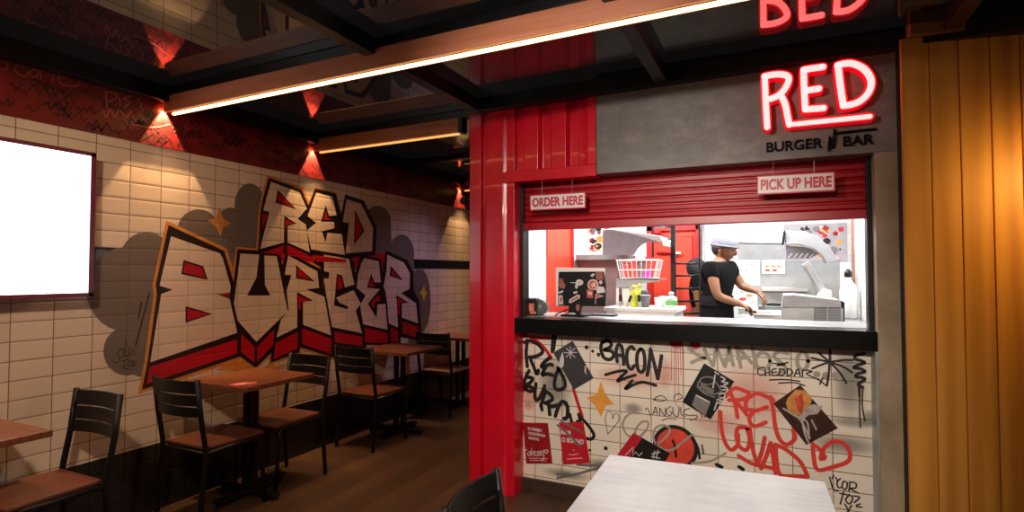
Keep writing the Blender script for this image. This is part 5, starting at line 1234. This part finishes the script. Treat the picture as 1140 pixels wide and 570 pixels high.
    for z, rx, ry, px in ((.62, .165, .22, 797.5), (.85, .155, .20, 797.5), (1.05, .142, .18, 797.5), (1.20, .132, .165, 798), (1.30, .128, .155, 798.5)):
        cx_ = Y(px, 330, YC + .05).x; ring = []
        for k in range(28):
            a_ = 2 * PI * k / 28; wv_ = 1 + .03 * math.sin(a_ * 7) * (1.35 - z)
            ring.append(bm.verts.new((cx_ + rx * math.cos(a_) * wv_, YC + .05 + ry * math.sin(a_) * wv_, z)))
        rings.append(ring)
    for A2, B2 in zip(rings, rings[1:]):
        for k in range(28): bm.faces.new((A2[k], A2[(k + 1) % 28], B2[(k + 1) % 28], B2[k]))
    ap = link('apron', bm, MT['apron'], root, True)
    md = ap.modifiers.new('cloth', 'SOLIDIFY'); md.thickness = .006
    bm = nb(); ctr = Y(799, 322, YC + .05)
    tube(bm, [(ctr.x + .136 * math.cos(a_ * PI / 12), YC + .05 + .168 * math.sin(a_ * PI / 12), 1.22) for a_ in range(24)], .012, 8, True); link('apron_tie', bm, MT['apron'], root, True)
    # trousers
    PVv = []; PE = []; PR = []
    def padd(p, r, par=None):
        PVv.append(Vector(p)); PR.append(r)
        if par is not None: PE.append((par, len(PVv) - 1))
        return len(PVv) - 1
    h0 = padd(hip, .14)
    for s in (-1, 1):
        t1_ = padd(hip + Vector((0, .09 * s, -.08)), .10, h0); k1_ = padd(Vector((hip.x + .02, hip.y + .10 * s, KF + .47)), .072, t1_); padd(Vector((hip.x - .01, hip.y + .10 * s, KF + .12)), .058, k1_)
    skin_mesh('trousers', PVv, PE, PR, MT['shirt'], root)
    for s in (-1, 1):
        bm = nb(); box(bm, hip.x - .06, hip.x + .20, hip.y + .10 * s - .045, hip.y + .10 * s + .045, KF, KF + .075); link('shoe', bm, MT['black_paint'], root, bevel=.025, seg=4)
    # hands
    def hand(wr_, dr, bend, thumb):
        dr = dr.normalized(); sd = dr.cross(Vector((0, 0, 1))).normalized(); dn = sd.cross(dr).normalized() * -1
        if dn.z > 0: dn = -dn
        HV = [wr_, wr_ + dr * .035, wr_ + dr * .07]; HE = [(0, 1), (1, 2)]; HR = [(.022, .022), (.030, .018), (.033, .016)]
        for k, ln in enumerate((.062, .074, .070, .056)):
            o_ = (k - 1.5) * .018; b0 = wr_ + dr * (.078) + sd * o_
            p1 = b0 + dr * ln * .42 + dn * ln * .10 * bend; p2 = p1 + dr * ln * .22 + dn * ln * .28 * bend; p3 = p2 + dr * ln * .04 + dn * ln * .30 * bend
            i0 = len(HV); HV += [b0, p1, p2, p3]; HE += [(2, i0), (i0, i0 + 1), (i0 + 1, i0 + 2), (i0 + 2, i0 + 3)]; HR += [(.0105, .0105), (.0095, .0095), (.0088, .0088), (.0075, .0075)]
        b0 = wr_ + dr * .025 + sd * .026 * thumb; p1 = b0 + sd * .022 * thumb + dr * .025 + dn * .012; p2 = p1 + dr * .026 + dn * .02
        i0 = len(HV); HV += [b0, p1, p2]; HE += [(1, i0), (i0, i0 + 1), (i0 + 1, i0 + 2)]; HR += [(.014, .014), (.011, .011), (.009, .009)]
        return skin_mesh('hand', HV, HE, HR, MT['skin'], root, 0, 1)
    hand(wrR, hdR - wrR, 1.2, 1); hand(wrL, (hdL - wrL), 1.3, -1)
    return root, hdR, hdL
_, hR, hL = cook()
# what the cook holds: steel scraper over the hob
sp = thing('spatula', 'short dark-handled spatula in the cook\'s nearer hand', 'spatula', hR + Vector((.055, 0, -.045)))
bm = nb(); tube(bm, [(-.055, 0, .015), (.03, 0, 0)], .010, 8); link('handle', bm, MT['black_paint'], sp, True); bm = nb(); box(bm, .03, .15, -.03, .03, -.004, 0); link('blade', bm, MT['steel'], sp, bevel=.001)

MT['net'] = plain('hair_net', (.03, .03, .034), .8, spec=.1)
def second():
    root = thing('person', 'second worker in black bending down behind the cook, half hidden by the ladder rack', 'person', (0, 0, 0))
    YS = 5.48
    hip = Y(784, 350, YS); hip.z = 1.08; chest = Y(779, 320, YS); sh = Y(776.5, 311, YS - .12); el = Y(776.5, 333, YS - .18); wr_ = Y(780, 347, YS - .20); neck = Y(776.5, 306.5, YS); head = Y(775.8, 299.5, YS)
    V = [hip, chest, neck, sh, el, wr_, Y(783, 313, YS + .14), Y(786, 335, YS + .2), hip + Vector((0, -.09, -.1)), Vector((hip.x, hip.y - .1, KF + .45)), Vector((hip.x, hip.y - .1, KF + .04)), hip + Vector((0, .09, -.1)), Vector((hip.x, hip.y + .1, KF + .45)), Vector((hip.x, hip.y + .1, KF + .04))]
    E = [(0, 1), (1, 2), (1, 3), (3, 4), (4, 5), (1, 6), (6, 7), (0, 8), (8, 9), (9, 10), (0, 11), (11, 12), (12, 13)]
    skin_mesh('body', V, E, [.12, .115, .045, .055, .036, .024, .05, .038, .08, .055, .04, .08, .055, .04], MT['skin'], root)
    skin_mesh('shirt', [hip, chest, chest.lerp(neck, .7), sh, sh.lerp(el, .7), V[6], V[6].lerp(V[7], .6)], [(0, 1), (1, 2), (1, 3), (3, 4), (1, 5), (5, 6)], [.15, .14, .07, .072, .055, .07, .055], MT['shirt'], root)
    skin_mesh('trousers', [hip, V[8], V[9], Vector((hip.x, hip.y - .1, KF + .1)), V[11], V[12], Vector((hip.x, hip.y + .1, KF + .1))], [(0, 1), (1, 2), (2, 3), (0, 4), (4, 5), (5, 6)], [.145, .1, .07, .055, .1, .07, .055], MT['shirt'], root)
    HV = [wr_, wr_ + Vector((.01, 0, -.04)), wr_ + Vector((.012, 0, -.075))]; HE = [(0, 1), (1, 2)]; HR = [.02, .028, .03]
    for k in range(4):
        b0 = HV[2] + Vector(((k - 1.5) * .017, 0, -.008)); i0 = len(HV); HV += [b0, b0 + Vector((0, -.008, -.03)), b0 + Vector((0, .006, -.055 - .005 * (k in (1, 2))))]; HE += [(2, i0), (i0, i0 + 1), (i0 + 1, i0 + 2)]; HR += [.010, .009, .008]
    i0 = len(HV); HV += [wr_ + Vector((.032, -.01, -.035)), wr_ + Vector((.045, -.02, -.065))]; HE += [(1, i0), (i0, i0 + 1)]; HR += [.013, .009]
    skin_mesh('hand', HV, HE, HR, MT['skin'], root, 0, 1)
    bm = nb(); bmesh.ops.create_uvsphere(bm, u_segments=20, v_segments=14, radius=1)
    for v in bm.verts: v.co = head + Vector((v.co.x * .075, v.co.y * .085, v.co.z * .09))
    hd_ = link('head', bm, MT['skin'], root, True)
    bm = nb(); bmesh.ops.create_icosphere(bm, subdivisions=3, radius=1)
    r = random.Random(5)
    for v in bm.verts: k = 1 + r.uniform(-.04, .06); v.co = head + Vector((v.co.x * .088 * k - .005, v.co.y * .095 * k, v.co.z * .095 * k + .012))
    link('hair', bm, MT['net'], root, True)['label'] = 'dark hair under a net'
second()

# ------------------------------------------------------------------ lamps of the dining side, some added as unseen fill
def can(name, loc, target, watt, col, ang, label, blend=.5, r=.03):
    loc = Vector(loc); d_ = (Vector(target) - loc).normalized()
    t = thing(name, label, 'lamp', loc); q = d_.to_track_quat('-Z', 'Y'); t.rotation_mode = 'QUATERNION'; t.rotation_quaternion = q
    bm = nb(); n_ = 20; prof = [(.045, .0), (.045, .12), (.02, .125)]
    lathe(bm, [(.041, .012), (.045, -.002), (.045, .12), (.03, .135)], (0, 0, 0), 20); link('can', bm, MT['black_steel'], t, True)
    bm = nb(); lathe(bm, [(.001, .004), (.036, .004), (.036, .008)], (0, 0, 0), 20); link('lens', bm, MT['klamp'] if col[2] > .7 else MT['wlamp'], t)
    spotl(name + '_light', loc + d_ * .02, target, watt, col, ang, blend, r)
    # stem up to the roof
    bm = nb(); top = Vector((loc.x, loc.y, zg(loc.x) - .003)); inv = (Matrix.Translation(loc) @ q.to_matrix().to_4x4()).inverted()
    tube(bm, [inv @ (loc - d_ * .12 + Vector((0, 0, .0))), inv @ top], .007, 8); link('stem', bm, MT['black_steel'], t, True)
    return t
can('unseen_spot', (-.35, -.55, 2.38), (-.62, 3.55, .70), 400, (1, .88, .74), 46, 'added unseen fill spot above the viewer aimed at the graffiti counter', .8, .05)  # fill light added to brighten the counter wall, fixture invented
can('unseen_spot', (-.05, 1.02, 2.40), (-.10, 2.0, .75), 13, (.74, .87, 1), 60, 'added unseen cool fill spot above the pale square table', .8, .05)  # added cool fill for the table top, no such lamp known
can('unseen_spot', (1.42, 3.0, 2.0), (1.16, 3.42, 1.72), 24, (1, .57, .14), 150, 'amber spotlight washing the plank wall at the right', 1, .05)
can('unseen_spot', (-1.6, .3, 2.50), (-3.5, 2.1, 1.05), 110, (1, .68, .44), 90, 'added unseen fill spot above the viewer aimed at the wall below the television', 1, .08)  # added fill for the near wall, lamp out of view
can('unseen_spot', (-.9, .70, 2.50), (-.75, 3.4, 2.15), 100, (1, .90, .82), 66, 'added unseen fill spot above the viewer aimed at the red container front', .9, .04)  # front fill added to brighten container and cement
can('unseen_spot', (-2.25, 5.3, 2.50), (-3.5, 5.0, .9), 20, (.85, .62, 1), 80, 'violet-white spotlight deep in the corridor behind the red post', 1, .05)

w = bpy.data.worlds.new('world'); SC.world = w; w.use_nodes = True
w.node_tree.nodes['Background'].inputs[0].default_value = (.035, .028, .026, 1); w.node_tree.nodes['Background'].inputs[1].default_value = .35
SC.view_settings.view_transform = 'Standard'; SC.view_settings.look = 'None'; SC.view_settings.exposure = 0; SC.view_settings.gamma = 1
SC.view_settings.use_curve_mapping = False
SC.cycles.use_denoising = True
SC.cycles.max_bounces = 8; SC.cycles.diffuse_bounces = 4; SC.cycles.glossy_bounces = 4; SC.cycles.transparent_max_bounces = 24
SC.cycles.sample_clamp_indirect = 6; SC.cycles.caustics_reflective = False
